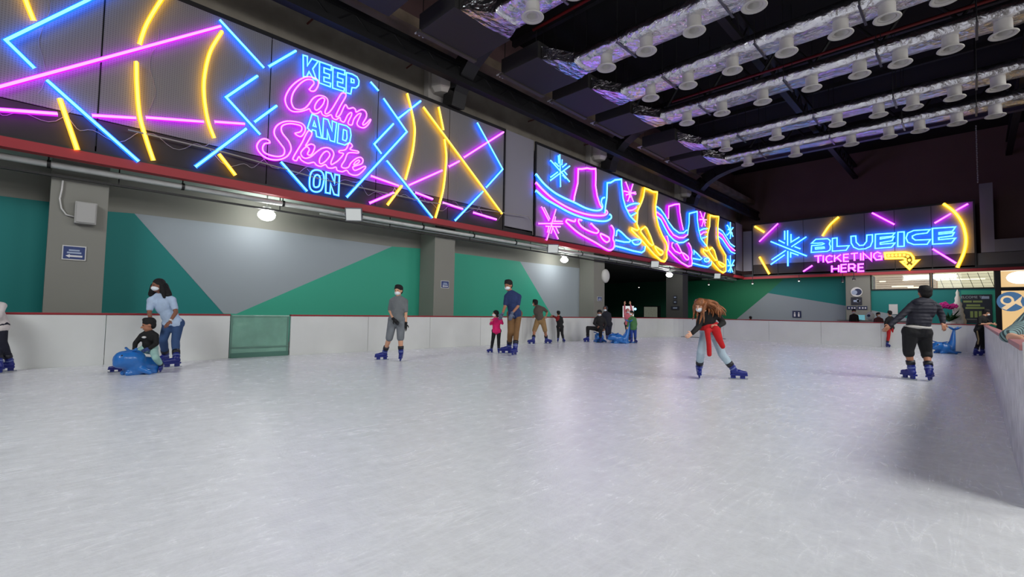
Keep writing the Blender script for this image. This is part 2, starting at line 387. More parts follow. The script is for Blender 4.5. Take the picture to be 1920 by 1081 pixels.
def sign_frame(parent, P0, P1, z0, z1, axis, seams, band):
    """gauze panels between seams, black frame bars, dark panels in place of the dark gap below"""
    def seg(nm, a, b, za, zb, m, dep=.0, th=.03):
        if axis == 'x': return box(nm, (SX - .03 - dep, a, za), (SX - .03 - dep + th, b, zb), m, parent)
        return box(nm, (a, FY + .03 + dep - th, za), (b, FY + .03 + dep, zb), m, parent)
    ss = [P0] + seams + [P1]
    for a, b in zip(ss, ss[1:]):
        seg('mesh_panel', a + .012, b - .012, z0 + band, z1, GAUZE)
        seg('dark_gap_panel', a + .012, b - .012, z0, z0 + band - .02, mat('dark_gap_fill', (.20, .18, .18), .8, var=.2, vs=2))  # dark panel put where the mesh shows only a dark gap
    seg('frame_bar', P0, P1, z1, z1 + .09, BLACK, 0, .06); seg('frame_bar', P0, P1, z0 - .05, z0, BLACK, 0, .06)
    seg('frame_bar', P0 - .06, P0, z0 - .05, z1 + .09, BLACK, 0, .06); seg('frame_bar', P1, P1 + .06, z0 - .05, z1 + .09, BLACK, 0, .06)
    seg('backing_board', P0, P1, z0, z1, BLACK, .04, .01)
s1 = thing('neon_sign', (SX, 4, 3.9), 'long neon panel on the left wall reading KEEP Calm AND Skate ON', 'neon sign')
sign_frame(s1, -8.0, 11.12, 3.88, 7.33, 'x', [-6.4, -4.0, -1.7, .62, 3.55, 6.3, 8.75], .62)
L1 = lambda col, pts, off=(0, 0), s=1., **k: neon(s1, col, pts, px1, (1, 0, 0), .024, off, s, **k)
for col, pts, sm in [
    ('y', [(30, -55), (42, -20), (52, 10), (63, 37)], 1), ('b', [(250, -48), (165, 0), (11, 75), (64, 127)], 0), ('m', [(-160, 206), (414, 49)], 0),
    ('y', [(262, 82), (275, 45), (302, 0), (325, -28)], 1), ('y', [(256, 115), (257, 160), (262, 215), (275, 262), (288, 300)], 1),
    ('y', [(417, 58), (395, 95), (384, 140), (383, 180), (390, 225), (402, 258)], 1), ('m', [(-120, 196), (108, 213)], 0), ('m', [(173, 216), (255, 221)], 0),
    ('m', [(274, 220), (382, 228)], 0), ('m', [(403, 228), (459, 232)], 0), ('b', [(88, 150), (260, 302)], 0), ('y', [(112, 184), (145, 280)], 0),
    ('y', [(411, 288), (442, 328)], 0), ('b', [(367, 312), (462, 241)], 0), ('b', [(412, 37), (495, 127)], 0), ('b', [(505, 124), (555, 95)], 0),
    ('b', [(483, 142), (424, 182), (488, 252)], 0), ('b', [(478, 228), (519, 198)], 0), ('b', [(527, 303), (576, 358)], 0)]:
    L1(col, pts, smooth=bool(sm))
CC = dict(off=(640, 140), s=3.727)
for col, pts, sm in [('b', [(205, 50), (260, 112)], 0), ('b', [(295, 165), (458, 398), (40, 853)], 0), ('b', [(555, 183), (405, 300)], 0),
    ('b', [(365, 342), (230, 484), (280, 552)], 0), ('b', [(318, 600), (638, 998)], 0), ('y', [(462, 130), (490, 240), (512, 350), (512, 440), (495, 560), (450, 730)], 1),
    ('y', [(425, 775), (325, 908)], 0), ('y', [(682, 225), (715, 385)], 0), ('y', [(722, 450), (735, 560), (730, 660), (710, 820), (660, 998)], 1),
    ('y', [(575, 225), (1125, 970)], 0), ('m', [(1135, 400), (860, 575)], 0), ('m', [(825, 603), (755, 640)], 0), ('m', [(705, 668), (475, 770)], 0),
    ('m', [(368, 823), (200, 895)], 0), ('m', [(210, 707), (400, 775)], 0), ('m', [(520, 822), (640, 868)], 0), ('m', [(712, 893), (850, 937)], 0),
    ('m', [(925, 962), (1085, 1010)], 0), ('b', [(950, 335), (1128, 660), (1015, 785)], 0), ('b', [(990, 815), (797, 1017)], 0)]:
    L1(col, pts, smooth=bool(sm), **CC)
R1 = dict(off=(520, 90), s=6.756); R2 = dict(off=(470, 200), s=6.004)
LT = lambda col, pts, **k: neon(s1, col, pts, px1, (1, 0, 0), .0155, **k)
for pts in [[(328, 90), (380, 105), (380, 225), (437, 135), (518, 165), (448, 265), (497, 405), (455, 390), (402, 300), (378, 345), (375, 365), (330, 360)],
    [(535, 172), (685, 225), (683, 282), (592, 250), (592, 312), (662, 335), (660, 385), (590, 365), (590, 420), (675, 445), (672, 492), (530, 440)],
    [(705, 240), (855, 285), (853, 340), (765, 312), (763, 372), (832, 395), (830, 445), (762, 425), (762, 480), (850, 508), (845, 550), (700, 505)],
    [(875, 310), (950, 330), (1010, 365), (1035, 415), (1030, 470), (995, 505), (945, 500), (930, 580), (870, 565)], [(935, 385), (970, 400), (972, 440), (935, 435)]]:
    LT('b', pts, closed=True, **R1)
LT('m', [(405, 525), (430, 545), (475, 540), (510, 490), (522, 440), (500, 395), (440, 370), (350, 370), (240, 430), (160, 510), (110, 600), (100, 670), (130, 750), (190, 800), (280, 805), (360, 785), (405, 770),
         (425, 805), (465, 830), (510, 825), (550, 800), (570, 840), (620, 862), (680, 845), (700, 885), (745, 905), (790, 880), (800, 915)], smooth=True, **R1)
LT('m', [(405, 525), (440, 480), (465, 445), (440, 405), (370, 400), (290, 450), (210, 550), (180, 640), (185, 710), (220, 765), (290, 780), (350, 760), (400, 710), (450, 640), (510, 605), (570, 605), (620, 630),
         (640, 670), (630, 740), (605, 800), (612, 832), (650, 820), (700, 760), (760, 660), (820, 570), (870, 600), (800, 730), (745, 850), (760, 870), (800, 840), (860, 720), (900, 765), (960, 755), (990, 780), (1000, 810), (1060, 780),
         (1105, 790), (1130, 830), (1125, 880), (1085, 950), (1090, 975), (1130, 950), (1175, 905), (1180, 920), (1140, 980), (1090, 1010), (1030, 990), (1010, 950), (1040, 880), (1060, 830), (1020, 840),
         (970, 900), (945, 972), (895, 950), (940, 850), (935, 815), (890, 850), (845, 935), (800, 915)], smooth=True, **R1)
LT('m', [(590, 685), (600, 650), (570, 630), (520, 660), (480, 720), (475, 770), (500, 785), (540, 760), (580, 710)], smooth=True, closed=True, **R1)
for pts in [[(690, 85), (755, 108), (798, 352), (742, 335), (732, 270), (695, 258), (685, 285), (640, 240)], [(715, 165), (735, 225), (702, 215)],
    [(820, 130), (870, 145), (915, 270), (918, 160), (968, 180), (945, 395), (895, 380), (862, 260), (862, 365), (810, 355)],
    [(990, 190), (1080, 215), (1120, 250), (1130, 320), (1115, 400), (1060, 430), (975, 405)], [(1045, 255), (1080, 270), (1085, 350), (1070, 385), (1035, 370)],
    [(850, 735), (905, 750), (945, 860), (950, 760), (1000, 770), (990, 998), (940, 985), (900, 870), (895, 975), (845, 965)]]:
    LT('b', pts, closed=True, **R2)
LT('b', [(740, 710), (690, 730), (668, 790), (665, 890), (690, 940), (740, 958), (790, 940), (815, 880), (825, 790), (800, 730)], closed=True, smooth=True, **R2)
LT('b', [(745, 765), (715, 800), (712, 890), (745, 905), (775, 880), (780, 790)], closed=True, smooth=True, **R2)
LT('m', [(500, 300), (540, 330), (575, 330), (610, 280), (612, 230), (570, 185), (480, 165), (390, 165), (310, 200), (268, 260), (275, 330), (340, 420), (380, 480), (370, 540), (310, 560), (220, 545), (150, 510), (135, 460),
         (160, 415), (215, 405), (200, 375), (150, 360), (100, 385), (70, 440), (90, 500), (150, 560), (230, 592), (320, 595), (400, 565), (445, 510), (455, 460), (430, 390), (360, 300), (345, 240), (370, 205), (440, 190), (520, 200),
         (570, 220), (575, 260), (550, 285)], closed=True, smooth=True, **R2)
LT('m', [(800, 470), (740, 510), (680, 560), (620, 580), (580, 560), (565, 520), (590, 480), (630, 450), (660, 480), (640, 530), (665, 545), (690, 530), (715, 480), (720, 440), (680, 420), (620, 440), (640, 400), (690, 300), (645, 275), (580, 400),
         (520, 500), (480, 570), (480, 595), (515, 605), (545, 560), (570, 600), (640, 635), (710, 625), (740, 655), (790, 670), (840, 650), (870, 685), (920, 690), (960, 680), (975, 715), (1030, 730), (1080, 715), (1110, 750), (1160, 770),
         (1220, 760), (1290, 690), (1280, 670), (1220, 700), (1170, 715), (1150, 680), (1200, 660), (1250, 640), (1265, 600), (1240, 570), (1190, 580), (1130, 630), (1100, 680), (1050, 690), (1022, 665), (1060, 600), (1100, 520), (1205, 520),
         (1205, 500), (1120, 480), (1145, 440), (1110, 410), (1070, 480), (1000, 495), (1000, 515), (1045, 530), (990, 600), (950, 630), (910, 650), (905, 620), (930, 560), (935, 520), (910, 480), (860, 460)], closed=True, smooth=True, **R2)
LT('m', [(890, 530), (860, 500), (820, 520), (780, 580), (775, 630), (800, 640), (845, 610), (885, 560)], closed=True, smooth=True, **R2)
LT('m', [(1215, 600), (1180, 620), (1160, 655), (1200, 640), (1225, 615)], closed=True, smooth=True, **R2)

s2 = thing('neon_sign', (SX, 23, 3.9), 'neon panel of ice skates ribbons and snowflakes further along the left wall', 'neon sign')
sign_frame(s2, 12.8, 33.15, 3.88, 7.33, 'x', [13.6, 15.9, 18.5, 21.2, 24.0, 26.8, 29.8], .02)
R3 = dict(off=(1000, 270), s=5.15); R4 = dict(off=(1120, 320), s=6.007); R5 = dict(off=(1230, 360), s=6.756)
def L2(col, pts, R, smooth=False, closed=False, r=.036): neon(s2, col, pts, px1, (1, 0, 0), r, R['off'], R['s'], smooth, closed)
for a in [((255, 100), (262, 412)), ((168, 158), (350, 362)), ((168, 348), (352, 212)), ((240, 110), (245, 185)), ((278, 150), (275, 200)), ((210, 180), (245, 215)), ((320, 190), (285, 220)), ((170, 318), (235, 270)), ((285, 300), (310, 330)), ((295, 260), (325, 295))]: L2('b', a, R3, r=.026)
for a in [((80, 605), (150, 740)), ((105, 612), (160, 725)), ((218, 628), (130, 925)), ((55, 767), (285, 767)), ((165, 760), (240, 915)), ((200, 745), (280, 745)), ((212, 700), (208, 738)), ((175, 795), (262, 795)), ((215, 800), (245, 860)), ((125, 792), (158, 792)), ((148, 795), (138, 850)), ((185, 810), (172, 860))]: L2('m', a, R3, r=.024)
L2('m', [(392, 548), (395, 510), (428, 375), (432, 240), (470, 240), (520, 232), (560, 240), (600, 238), (602, 300), (600, 400), (615, 500), (640, 580), (660, 615)], R3)
L2('b', [(28, 290), (100, 380), (200, 465), (300, 520), (400, 565), (500, 615), (590, 640), (650, 635), (668, 600), (655, 560), (665, 525), (688, 515)], R3, True)
L2('m', [(28, 372), (90, 440), (180, 520), (300, 595), (420, 650), (540, 682), (650, 690), (700, 680), (715, 660), (705, 640)], R3, True)
L2('b', [(28, 450), (120, 530), (240, 600), (360, 665), (500, 715), (620, 740), (700, 742), (745, 720), (752, 695), (740, 678)], R3, True)
L2('m', [(405, 725), (400, 745), (370, 740), (330, 728), (315, 745), (330, 765), (440, 860), (600, 950), (700, 1010), (745, 1022), (775, 1000), (780, 950), (768, 915), (778, 860), (775, 820), (755, 785)], R3, True)
L2('m', [(468, 735), (440, 728), (435, 750), (460, 790), (520, 830), (600, 858), (625, 850), (625, 830), (590, 800), (560, 768)], R3, True)
L2('m', [(650, 865), (690, 880), (730, 905), (730, 935), (705, 945), (675, 925), (650, 890)], R3, True, True)
L2('b', [(690, 665), (695, 600), (708, 520), (712, 375), (750, 370), (790, 345), (850, 340), (852, 400), (865, 520), (890, 610), (930, 690), (985, 750)], R3)
L2('b', [(800, 885), (805, 840), (820, 828), (850, 850), (900, 900), (940, 930), (925, 945), (880, 945), (800, 928)], R3)
L2('b', [(390, 790), (440, 775), (485, 780), (485, 810), (455, 830), (415, 825)], R4, True, True)
L2('b', [(212, 848), (300, 870), (400, 900), (500, 920), (530, 900), (535, 850)], R4)
for a in [((320, 125), (405, 350)), ((400, 150), (345, 340)), ((305, 228), (435, 260)), ((330, 270), (430, 240)), ((350, 240), (370, 300))]: L2('m', a, R4, r=.03)
for c, a in [('b', [(325, 405), (360, 385), (420, 368), (470, 370)]), ('m', [(350, 448), (400, 440), (440, 412)]), ('b', [(385, 505), (410, 490), (435, 475)])]: L2(c, a, R4, True)
L2('y', [(455, 620), (445, 600), (455, 450), (500, 350), (520, 290), (535, 195), (590, 215), (630, 235), (675, 240), (670, 300), (655, 400), (660, 500), (690, 620), (730, 720), (780, 810), (790, 860), (780, 920), (785, 980), (760, 1020), (720, 1010),
         (640, 940), (560, 850), (480, 760), (385, 665), (390, 645), (450, 670), (470, 655)], R4, False, True)
L2('y', [(490, 665), (540, 630), (560, 650), (600, 740), (632, 830), (615, 840), (580, 810), (520, 730), (490, 690)], R4, False, True)
L2('y', [(650, 850), (700, 880), (735, 905), (735, 935), (715, 945), (685, 920), (655, 875)], R4, True, True)
for c, a in [('b', [(15, 185), (60, 220), (110, 290), (160, 380), (220, 460), (290, 515), (350, 515), (390, 480)]), ('m', [(15, 255), (70, 300), (120, 380), (160, 460), (220, 540), (290, 575), (350, 575), (400, 540)]),
             ('b', [(15, 310), (60, 350), (110, 450), (160, 540), (230, 610), (290, 640), (350, 635), (410, 598)]), ('m', [(157, 335), (160, 180), (200, 168), (240, 155), (295, 150), (300, 250), (320, 370), (345, 480)]),
             ('m', [(215, 640), (200, 650), (200, 690), (240, 745), (300, 775), (325, 765), (290, 690), (265, 650)]),
             ('m', [(140, 555), (160, 640), (155, 730), (220, 800), (320, 890), (410, 940), (450, 930), (455, 870), (445, 830), (455, 760), (440, 690), (415, 645)]),
             ('b', [(400, 535), (405, 480), (418, 400), (420, 270), (460, 260), (520, 245), (522, 350), (540, 480), (570, 590), (635, 680)]), ('b', [(480, 790), (480, 740), (520, 775), (580, 840), (560, 855), (475, 840)]),
             ('b', [(470, 900), (560, 925), (660, 945), (695, 920), (700, 880)]), ('b', [(550, 490), (600, 465), (650, 460)]), ('m', [(565, 540), (600, 510), (640, 505)]), ('b', [(595, 580), (625, 570), (640, 562)]),
             ('b', [(790, 460), (840, 490), (890, 570), (940, 650), (995, 688)]), ('m', [(790, 505), (840, 540), (890, 620), (930, 680), (1000, 740)]), ('b', [(790, 560), (840, 600), (900, 690), (950, 755), (1000, 775)])]: L2(c, a, R5)
L2('m', [(335, 770), (370, 785), (410, 825), (405, 855), (375, 845), (345, 800)], R5, True, True)
L2('b', [(610, 850), (650, 835), (672, 855), (650, 880), (620, 875)], R5, True, True)
L2('y', [(655, 700), (645, 680), (655, 520), (680, 430), (685, 290), (740, 305), (795, 310), (785, 420), (785, 580), (810, 670), (850, 740), (885, 800), (885, 930), (885, 1000), (855, 1020), (800, 985), (700, 870), (595, 750), (600, 720), (650, 745), (665, 730)], R5, False, True)
L2('y', [(670, 740), (710, 700), (740, 740), (775, 860), (750, 860), (700, 790)], R5, False, True)
L2('y', [(790, 880), (840, 900), (870, 925), (850, 945), (810, 920)], R5, True, True)
for a in [((560, 245), (625, 430)), ((620, 260), (580, 430)), ((560, 345), (640, 350)), ((575, 300), (630, 390))]: L2('m', a, R5, r=.03)
for a in [((940, 380), (940, 590)), ((905, 420), (975, 560)), ((975, 450), (905, 540)), ((920, 470), (965, 520)), ((940, 800), (940, 1015)), ((910, 850), (970, 1010)), ((990, 860), (920, 1000)), ((915, 930), (985, 925))]: L2('b', a, R5, r=.04)

s3 = thing('neon_sign', (-3.6, FY, 3.9), 'far end neon panel with blue lettering, snowflake and TICKETING HERE arrow', 'neon sign')
sign_frame(s3, -10.85, .08, 3.86, 7.36, 'y', [-9.3, -7.8, -6.2, -4.6, -3.2, -1.6], .75)
px3 = lambda x, y: on_y(x, y, FY - .2)
R6 = dict(off=(1510, 410), s=6.4); R7 = dict(off=(1405, 385), s=8.008); RF = dict(off=(1380, 360), s=4.)
def L3(col, pts, R, smooth=False, closed=False, r=.036): neon(s3, col, pts, px3, (0, -1, 0), r, R['off'], R['s'], smooth, closed)
for a in [((575, 375), (575, 600)), ((530, 380), (530, 515)), ((625, 430), (625, 550), (750, 475)), ((855, 470), (630, 620)), ((320, 540), (860, 757)), ((440, 520), (530, 565)), ((680, 618), (765, 650)), ((545, 675), (335, 815)), ((530, 740), (320, 885)), ((578, 685), (578, 910)), ((620, 780), (620, 705), (735, 745))]: L3('b', a, R7)
for c, a in [('y', ((80, 312), (222, 400))), ('y', ((150, 770), (297, 1028))), ('m', ((430, 270), (148, 542))), ('m', ((945, 900), (808, 990)))]: L3(c, a, R7, r=.045 if c == 'y' else .035)
L3('y', [(770, 185), (700, 250), (648, 328)], RF, True, r=.045); L3('y', [(1555, 85), (1640, 150), (1700, 240), (1725, 350), (1710, 450), (1660, 565)], RF, True, r=.05)
for a in [((1020, 155), (1187, 242)), ((1490, 232), (1612, 160)), ((1650, 137), (1740, 87)), ((1475, 425), (1650, 532))]: L3('m', a, RF)
for a in [[(75, 292), (125, 245), (268, 238), (300, 262), (288, 300), (302, 330), (296, 372), (262, 390), (70, 402), (76, 320), (130, 318), (200, 310), (225, 298), (205, 288), (150, 292)], [(120, 345), (225, 336), (228, 352), (122, 364)],
          [(325, 235), (380, 228), (380, 330), (525, 322), (490, 375), (325, 388)],
          [(548, 210), (605, 205), (610, 280), (650, 320), (700, 315), (735, 270), (738, 195), (805, 190), (805, 270), (780, 330), (720, 358), (640, 365), (580, 340), (550, 290)],
          [(840, 185), (1072, 170), (1042, 208), (900, 222), (900, 242), (1062, 215), (1040, 262), (900, 285), (900, 305), (1075, 290), (1035, 340), (838, 355)],
          [(1112, 160), (1185, 155), (1185, 328), (1108, 332)],
          [(1495, 128), (1460, 170), (1330, 185), (1285, 205), (1285, 230), (1320, 255), (1500, 248), (1462, 305), (1300, 308), (1230, 280), (1208, 230), (1230, 170), (1300, 140)],
          [(1525, 115), (1800, 97), (1765, 150), (1605, 165), (1605, 185), (1785, 165), (1762, 205), (1600, 225), (1602, 250), (1800, 232), (1755, 290), (1528, 303)]]: L3('b', a, R6, False, True, r=.03)
for a in [((108, 448), (195, 440)), ((155, 445), (155, 525)), ((215, 438), (215, 522)), ((325, 450), (290, 438), (255, 455), (248, 490), (270, 522), (325, 510)), ((350, 435), (350, 515)), ((425, 428), (350, 482)), ((378, 462), (432, 512)),
          ((520, 422), (460, 426), (460, 510), (522, 508)), ((460, 465), (515, 462)), ((545, 418), (630, 410)), ((588, 415), (590, 502)), ((665, 410), (665, 498)), ((695, 498), (695, 410), (790, 495), (790, 402)),
          ((905, 415), (865, 398), (825, 420), (820, 455), (850, 490), (915, 485), (915, 445), (875, 448)),
          ((318, 560), (318, 640)), ((400, 555), (400, 638)), ((318, 600), (400, 596)), ((495, 545), (430, 550), (430, 635), (497, 632)), ((430, 592), (490, 588)), ((520, 632), (520, 545), (575, 542), (595, 560), (590, 585), (520, 592)), ((560, 590), (600, 628)),
          ((700, 540), (635, 543), (635, 628), (705, 625)), ((635, 585), (695, 582))]: L3('m', a, R6, r=.036)
L3('y', [(955, 410), (1200, 400), (1260, 415), (1295, 460), (1300, 505), (1350, 500), (1250, 600), (1155, 515), (1200, 505), (1200, 480), (1170, 470), (965, 475)], R6, False, True, r=.04)
for (x, y) in [(1000, 440), (1045, 438), (1090, 436), (1135, 434), (1185, 432), (1230, 450), (1248, 495), (1210, 525), (1290, 520), (1250, 560)]:
    L3('y', [(x - 10, y), (x, y - 11), (x + 10, y), (x, y + 11)], R6, True, True, r=.02)

# pale panels between the signs
S_(box('trim_6', (-11.62, 11.22, 4.05), (-11.55, 12.72, 7.45), mat('lilac_grey_panel', (.55, .54, .58), .8)))
S_(box('trim_7', (-11.62, 33.3, 4.2), (-11.55, 34.7, 7.5), MATS['lilac_grey_panel']))
S_(box('trim_8', (-11.5, FY + .02, 4.2), (-10.93, FY + .06, 7.0), MATS['lilac_grey_panel']))

# loose wires behind the first panel, curling in front of the mesh
wirem = mat('pale_wire', (.6, .58, .58), .6)
wt = thing('loose_cables', (SX, 4, 4.4), 'thin pale loose cables sagging along the lower left neon panel', 'cable')
for k in range(11):
    y = -1 + k * 1.1; z = 4.55 + random.uniform(-.15, .1); P = []
    for i in range(18):
        a = i / 17; P.append(V((SX + .012, y + a * 1.25 + .05 * math.sin(9 * a + k), z - .25 * math.sin(math.pi * a) + .07 * math.sin(14 * a + 2 * k))))
    M_('cable', pathg(P, .006, 5), wirem, wt)
for k in range(7):
    y = .1 + k * 1.5 + random.uniform(-.3, .3)
    P = [V((SX + .012, y + .06 * math.sin(i * .9 + k), 6.6 - random.uniform(0, .1) - i * .17)) for i in range(12)]
    M_('cable', pathg(P, .004, 5), wirem, wt)
t = thing('white_conduit', (SX + .04, 8, 4.3), 'thin white conduit crossing the foot of the KEEP Calm neon panel', 'conduit')
M_('conduit', pathg([px1(240, 243), px1(420, 285), px1(600, 335), px1(800, 378), px1(990, 405), px1(998, 415), px1(999, 440)], .016, 7), wirem, t, smooth=True)

# ------------------------------------------------------------------ right side upper far wall
lg = MATS['lilac_grey_panel']
S_(box('trim_9', (.32, FY, 4.6), (.82, FY + .3, 8.25), lg)); S_(box('trim_10', (.82, FY, 4.6), (8.9, FY + .3, 5.25), mat('grey_beam', (.5, .49, .5), .8)))
S_(box('trim_11', (.15, FY + .05, 3.8), (8.9, FY + .35, 4.58), mat('dim_grey_beam', (.38, .37, .37), .8)))
t = thing('hanging_chain', (.25, FY - .1, 8.3), 'pale chain hanging above the grey post at the far right', 'chain')
for k in range(26):
    z = 8.3 + k * .12
    M_('chain_link', tubeg((.28 + .01 * (k % 2), FY - .1, z), (.28, FY - .1, z + .09), .028, n=6), WHITEP, t)

# ------------------------------------------------------------------ lower far right: column, teal wall, windows, door
t = thing('concrete_column', (-4.0, 35, 0), 'grey column behind the far boards covered with small round and square signs', 'column')
c0, c1 = on_y(1586, 560, 34.9), on_y(1632, 560, 34.9)
box('shaft', (c0.x, 34.9, 0), (c1.x, 35.6, 3.7), GREY, t, bev=.01)
navy = mat('navy_print', (.12, .17, .33), .5); pblue = mat('pale_blue_print', (.66, .72, .82), .5); wprint = mat('white_print', (.9, .9, .9), .5)
def disk(nm, c, r, m, parent, axis='Y', th=.02, n=24):
    c = V(c); d = V((0, -th, 0)) if axis == 'Y' else V((th, 0, 0)); return M_(nm, tubeg(c, c + d, r, n=n), m, parent)
def plate(nm, px0, py0, px1_, py1_, Y, m, parent, th=.02):
    a, b = on_y(px0, py0, Y), on_y(px1_, py1_, Y); return box(nm, (a.x, Y - th, b.z), (b.x, Y, a.z), m, parent)
ps = on_y(1606, 547, 34.88)
s = thing('wall_sign', ps, 'round blue and white sign at the top of the far signed column', 'sign'); disk('disc', ps, .29, wprint, s); disk('emblem', ps + V((.06, -.021, 0)), .2, navy, s, th=.006); disk('emblem', ps + V((-.1, -.022, -.03)), .14, pblue, s, th=.01)
ps = on_y(1606, 564, 34.88)
s = thing('wall_sign', ps, 'square dark sign below the round one on the far signed column', 'sign'); box('plate', ps + V((-.27, -.02, -.23)), ps + V((.27, .0, .23)), mat('dark_print', (.16, .17, .22), .5), s); box('arrow', ps + V((-.15, -.03, -.06)), ps + V((.15, -.02, .06)), pblue, s); M_('arrow_head', prism([ps + V((.02, -.03, .13)), ps + V((.2, -.03, 0)), ps + V((.02, -.03, -.1))], (0, 1, 0), .01), pblue, s)
for (x, l) in ((1597, 'left of a pair of navy stickers low on the far signed column'), (1617, 'right of a pair of navy stickers low on the far signed column')):
    ps = on_y(x, 577, 34.88); s = thing('sticker', ps, l, 'sticker')
    box('plate', ps + V((-.24, -.02, -.09)), ps + V((.24, 0, .11)), navy, s)
    for q in (-.13, .02, .15): disk('mark', ps + V((q, -.021, .0)), .045, wprint, s, th=.006)
ww = S_(box('wall_far', (c1.x, 35.2, 0), (.8, 35.4, 2.78), TEAL))
mural(ww, 'painted_shape', [(1632, 640), (1632, 581), (1680, 590), (1720, 602), (1720, 640)], PALE, 'y', 35.2, (0, -1, 0))
mural(ww, 'painted_shape', [(1853, 640), (1853, 552), (1802, 552), (1802, 544), (1868, 544), (1868, 640)], GREEN, 'y', 35.2, (0, -1, 0))
# clerestory windows into the lit restaurant
glass = mat('window_glass', (.9, .95, .95), .03, trans=1.0)
warm = mat('warm_timber_ceiling', (.78, .60, .44), .7, var=.35, vs=4)
S_(box('wall_far', (-4.4, 37.0, 2.7), (9, 37.15, 3.74), warm))
for i, (xa, xb) in enumerate(((1634, 1743), (1749, 1864))):
    a, b = on_y(xa, 515, 35.1), on_y(xb, 540, 35.1)
    wdw = S_(box('window_%d' % (i + 1), (a.x - .03, 35.1, 2.74), (b.x + .03, 35.2, 2.8), BLACK))
    box('window_frame', (a.x - .06, 35.1, 2.8), (a.x, 35.2, 3.7), BLACK, wdw); box('window_frame', (b.x, 35.1, 2.8), (b.x + .06, 35.2, 3.7), BLACK, wdw)
    box('pane', (a.x, 35.14, 2.8), (b.x, 35.15, 3.68), glass, wdw)
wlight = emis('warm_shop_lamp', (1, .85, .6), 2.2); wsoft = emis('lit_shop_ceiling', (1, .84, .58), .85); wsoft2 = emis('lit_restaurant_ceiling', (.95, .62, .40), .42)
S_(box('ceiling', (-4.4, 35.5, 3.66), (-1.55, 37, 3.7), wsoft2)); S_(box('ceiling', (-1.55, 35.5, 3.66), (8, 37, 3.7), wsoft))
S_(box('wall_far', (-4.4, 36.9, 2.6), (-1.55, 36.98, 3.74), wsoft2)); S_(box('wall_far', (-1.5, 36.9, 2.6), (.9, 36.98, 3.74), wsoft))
t = thing('timber_screen', (-3, 36.6, 3.2), 'rows of brown timber slats seen through the far left clerestory window', 'screen')
for k in range(6): box('slat', (-4.3, 36.6, 2.85 + k * .14), (-1.6, 36.66, 2.89 + k * .14), warm, t)
for i, (xx, wd, zz) in enumerate(((1655, .3, 3.3), (1692, 1.0, 2.98), (1712, .5, 2.9), (1800, 2.0, 3.3), (1785, .5, 3.5), (1698, .25, 3.35))):
    p = on_y(xx, 525, 36.4); p.z = zz
    tag(box('strip_light', (p.x - wd / 2, 36.3, zz), (p.x + wd / 2, 36.42, zz + .05), wlight, origin=p), ['small warm lamp nearest the signed column in the clerestory', 'long bright strip light low in the left clerestory window', 'short strip light low beside the clerestory mullion', 'widest bright strip light in the right clerestory window', 'small lamp high in the right clerestory window', 'small warm lamp above the long strip in the left clerestory'][i], 'light')
t = thing('tile_grid', (-.4, 36.2, 3.2), 'thin dark grid lines of suspended ceiling behind the right clerestory window', 'grid')
for k in range(5): box('grid_bar', (-1.5, 36.2, 2.92 + k * .17), (.75, 36.21, 2.93 + k * .17), BLACK, t)
for k in range(6): M_('grid_bar', tubeg((-1.45 + k * .4, 36.2, 3.7), (-1.2 + k * .4, 36.2, 2.8), .012, n=6), BLACK, t)
# black shop frame + glowing shop
t = thing('storefront', (.88, 34.95, 0), 'black steel post and beam framing the lit shop at the far right', 'frame')
box('post', (.78, 34.85, 0), (1.0, 35.1, 3.66), BLACK, t, bev=.01); a = on_y(1900, 540, 34.9)
box('transom', (1.0, 34.85, a.z - .12), (6, 35.05, a.z + .06), BLACK, t)
b_y = on_y(1900, 575, 36).z
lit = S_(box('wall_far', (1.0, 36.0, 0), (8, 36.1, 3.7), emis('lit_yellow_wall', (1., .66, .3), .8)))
t = thing('shop_window_emblem', (1.5, 34.9, 2.2), 'round blue and white fish-like emblem on the lit shop window at far right', 'emblem')
pe = on_y(1895, 565, 34.84)
steelblue = emis('backlit_steel_blue', (.06, .15, .30), .9)
v, f = [], []
def ring(c, r0, r1, a0, a1, n=28, th=.02):
    c = V(c); vs = []
    for i in range(n + 1):
        a = math.radians(a0 + (a1 - a0) * i / n)
        for rr in (r0, r1):
            for yy in (0, -th): vs.append(c + V((rr * math.cos(a), yy, rr * math.sin(a))))
    fs = []
    for i in range(n):
        k = 4 * i
        fs += [(k, k + 4, k + 6, k + 2), (k + 1, k + 3, k + 7, k + 5), (k, k + 1, k + 5, k + 4), (k + 2, k + 6, k + 7, k + 3)]
    fs += [(0, 2, 3, 1), (4 * n, 4 * n + 1, 4 * n + 3, 4 * n + 2)]; return vs, fs
disk('disc', pe, .50, steelblue, t)
cream = emis('lit_cream', (1, .72, .42), .8)
M_('loop', ring(pe + V((-.12, -.03, .06)), .15, .24, 0, 360), cream, t); disk('dot', pe + V((-.12, -.021, .06)), .12, steelblue, t)
M_('tail', prism([pe + V((.1, -.05, -.05)), pe + V((.42, -.05, .31)), pe + V((.34, -.05, 0)), pe + V((.42, -.05, -.29))], (0, 1, 0), .02), cream, t)
M_('stroke', prism([pe + V((.1, -.05, .06)), pe + V((-.34, -.05, -.34)), pe + V((-.16, -.05, -.43)), pe + V((.2, -.05, -.08))], (0, 1, 0), .02), cream, t)
pl = on_y(1913, 520, 35.6)
tag(M_('oval_lamp', sphg(pl, (.5, .25, .32), 18, 10), emis('cool_lamp', (.75, .93, 1), 3.5), smooth=True), 'large bright oval lamp behind the far right shop window', 'lamp')
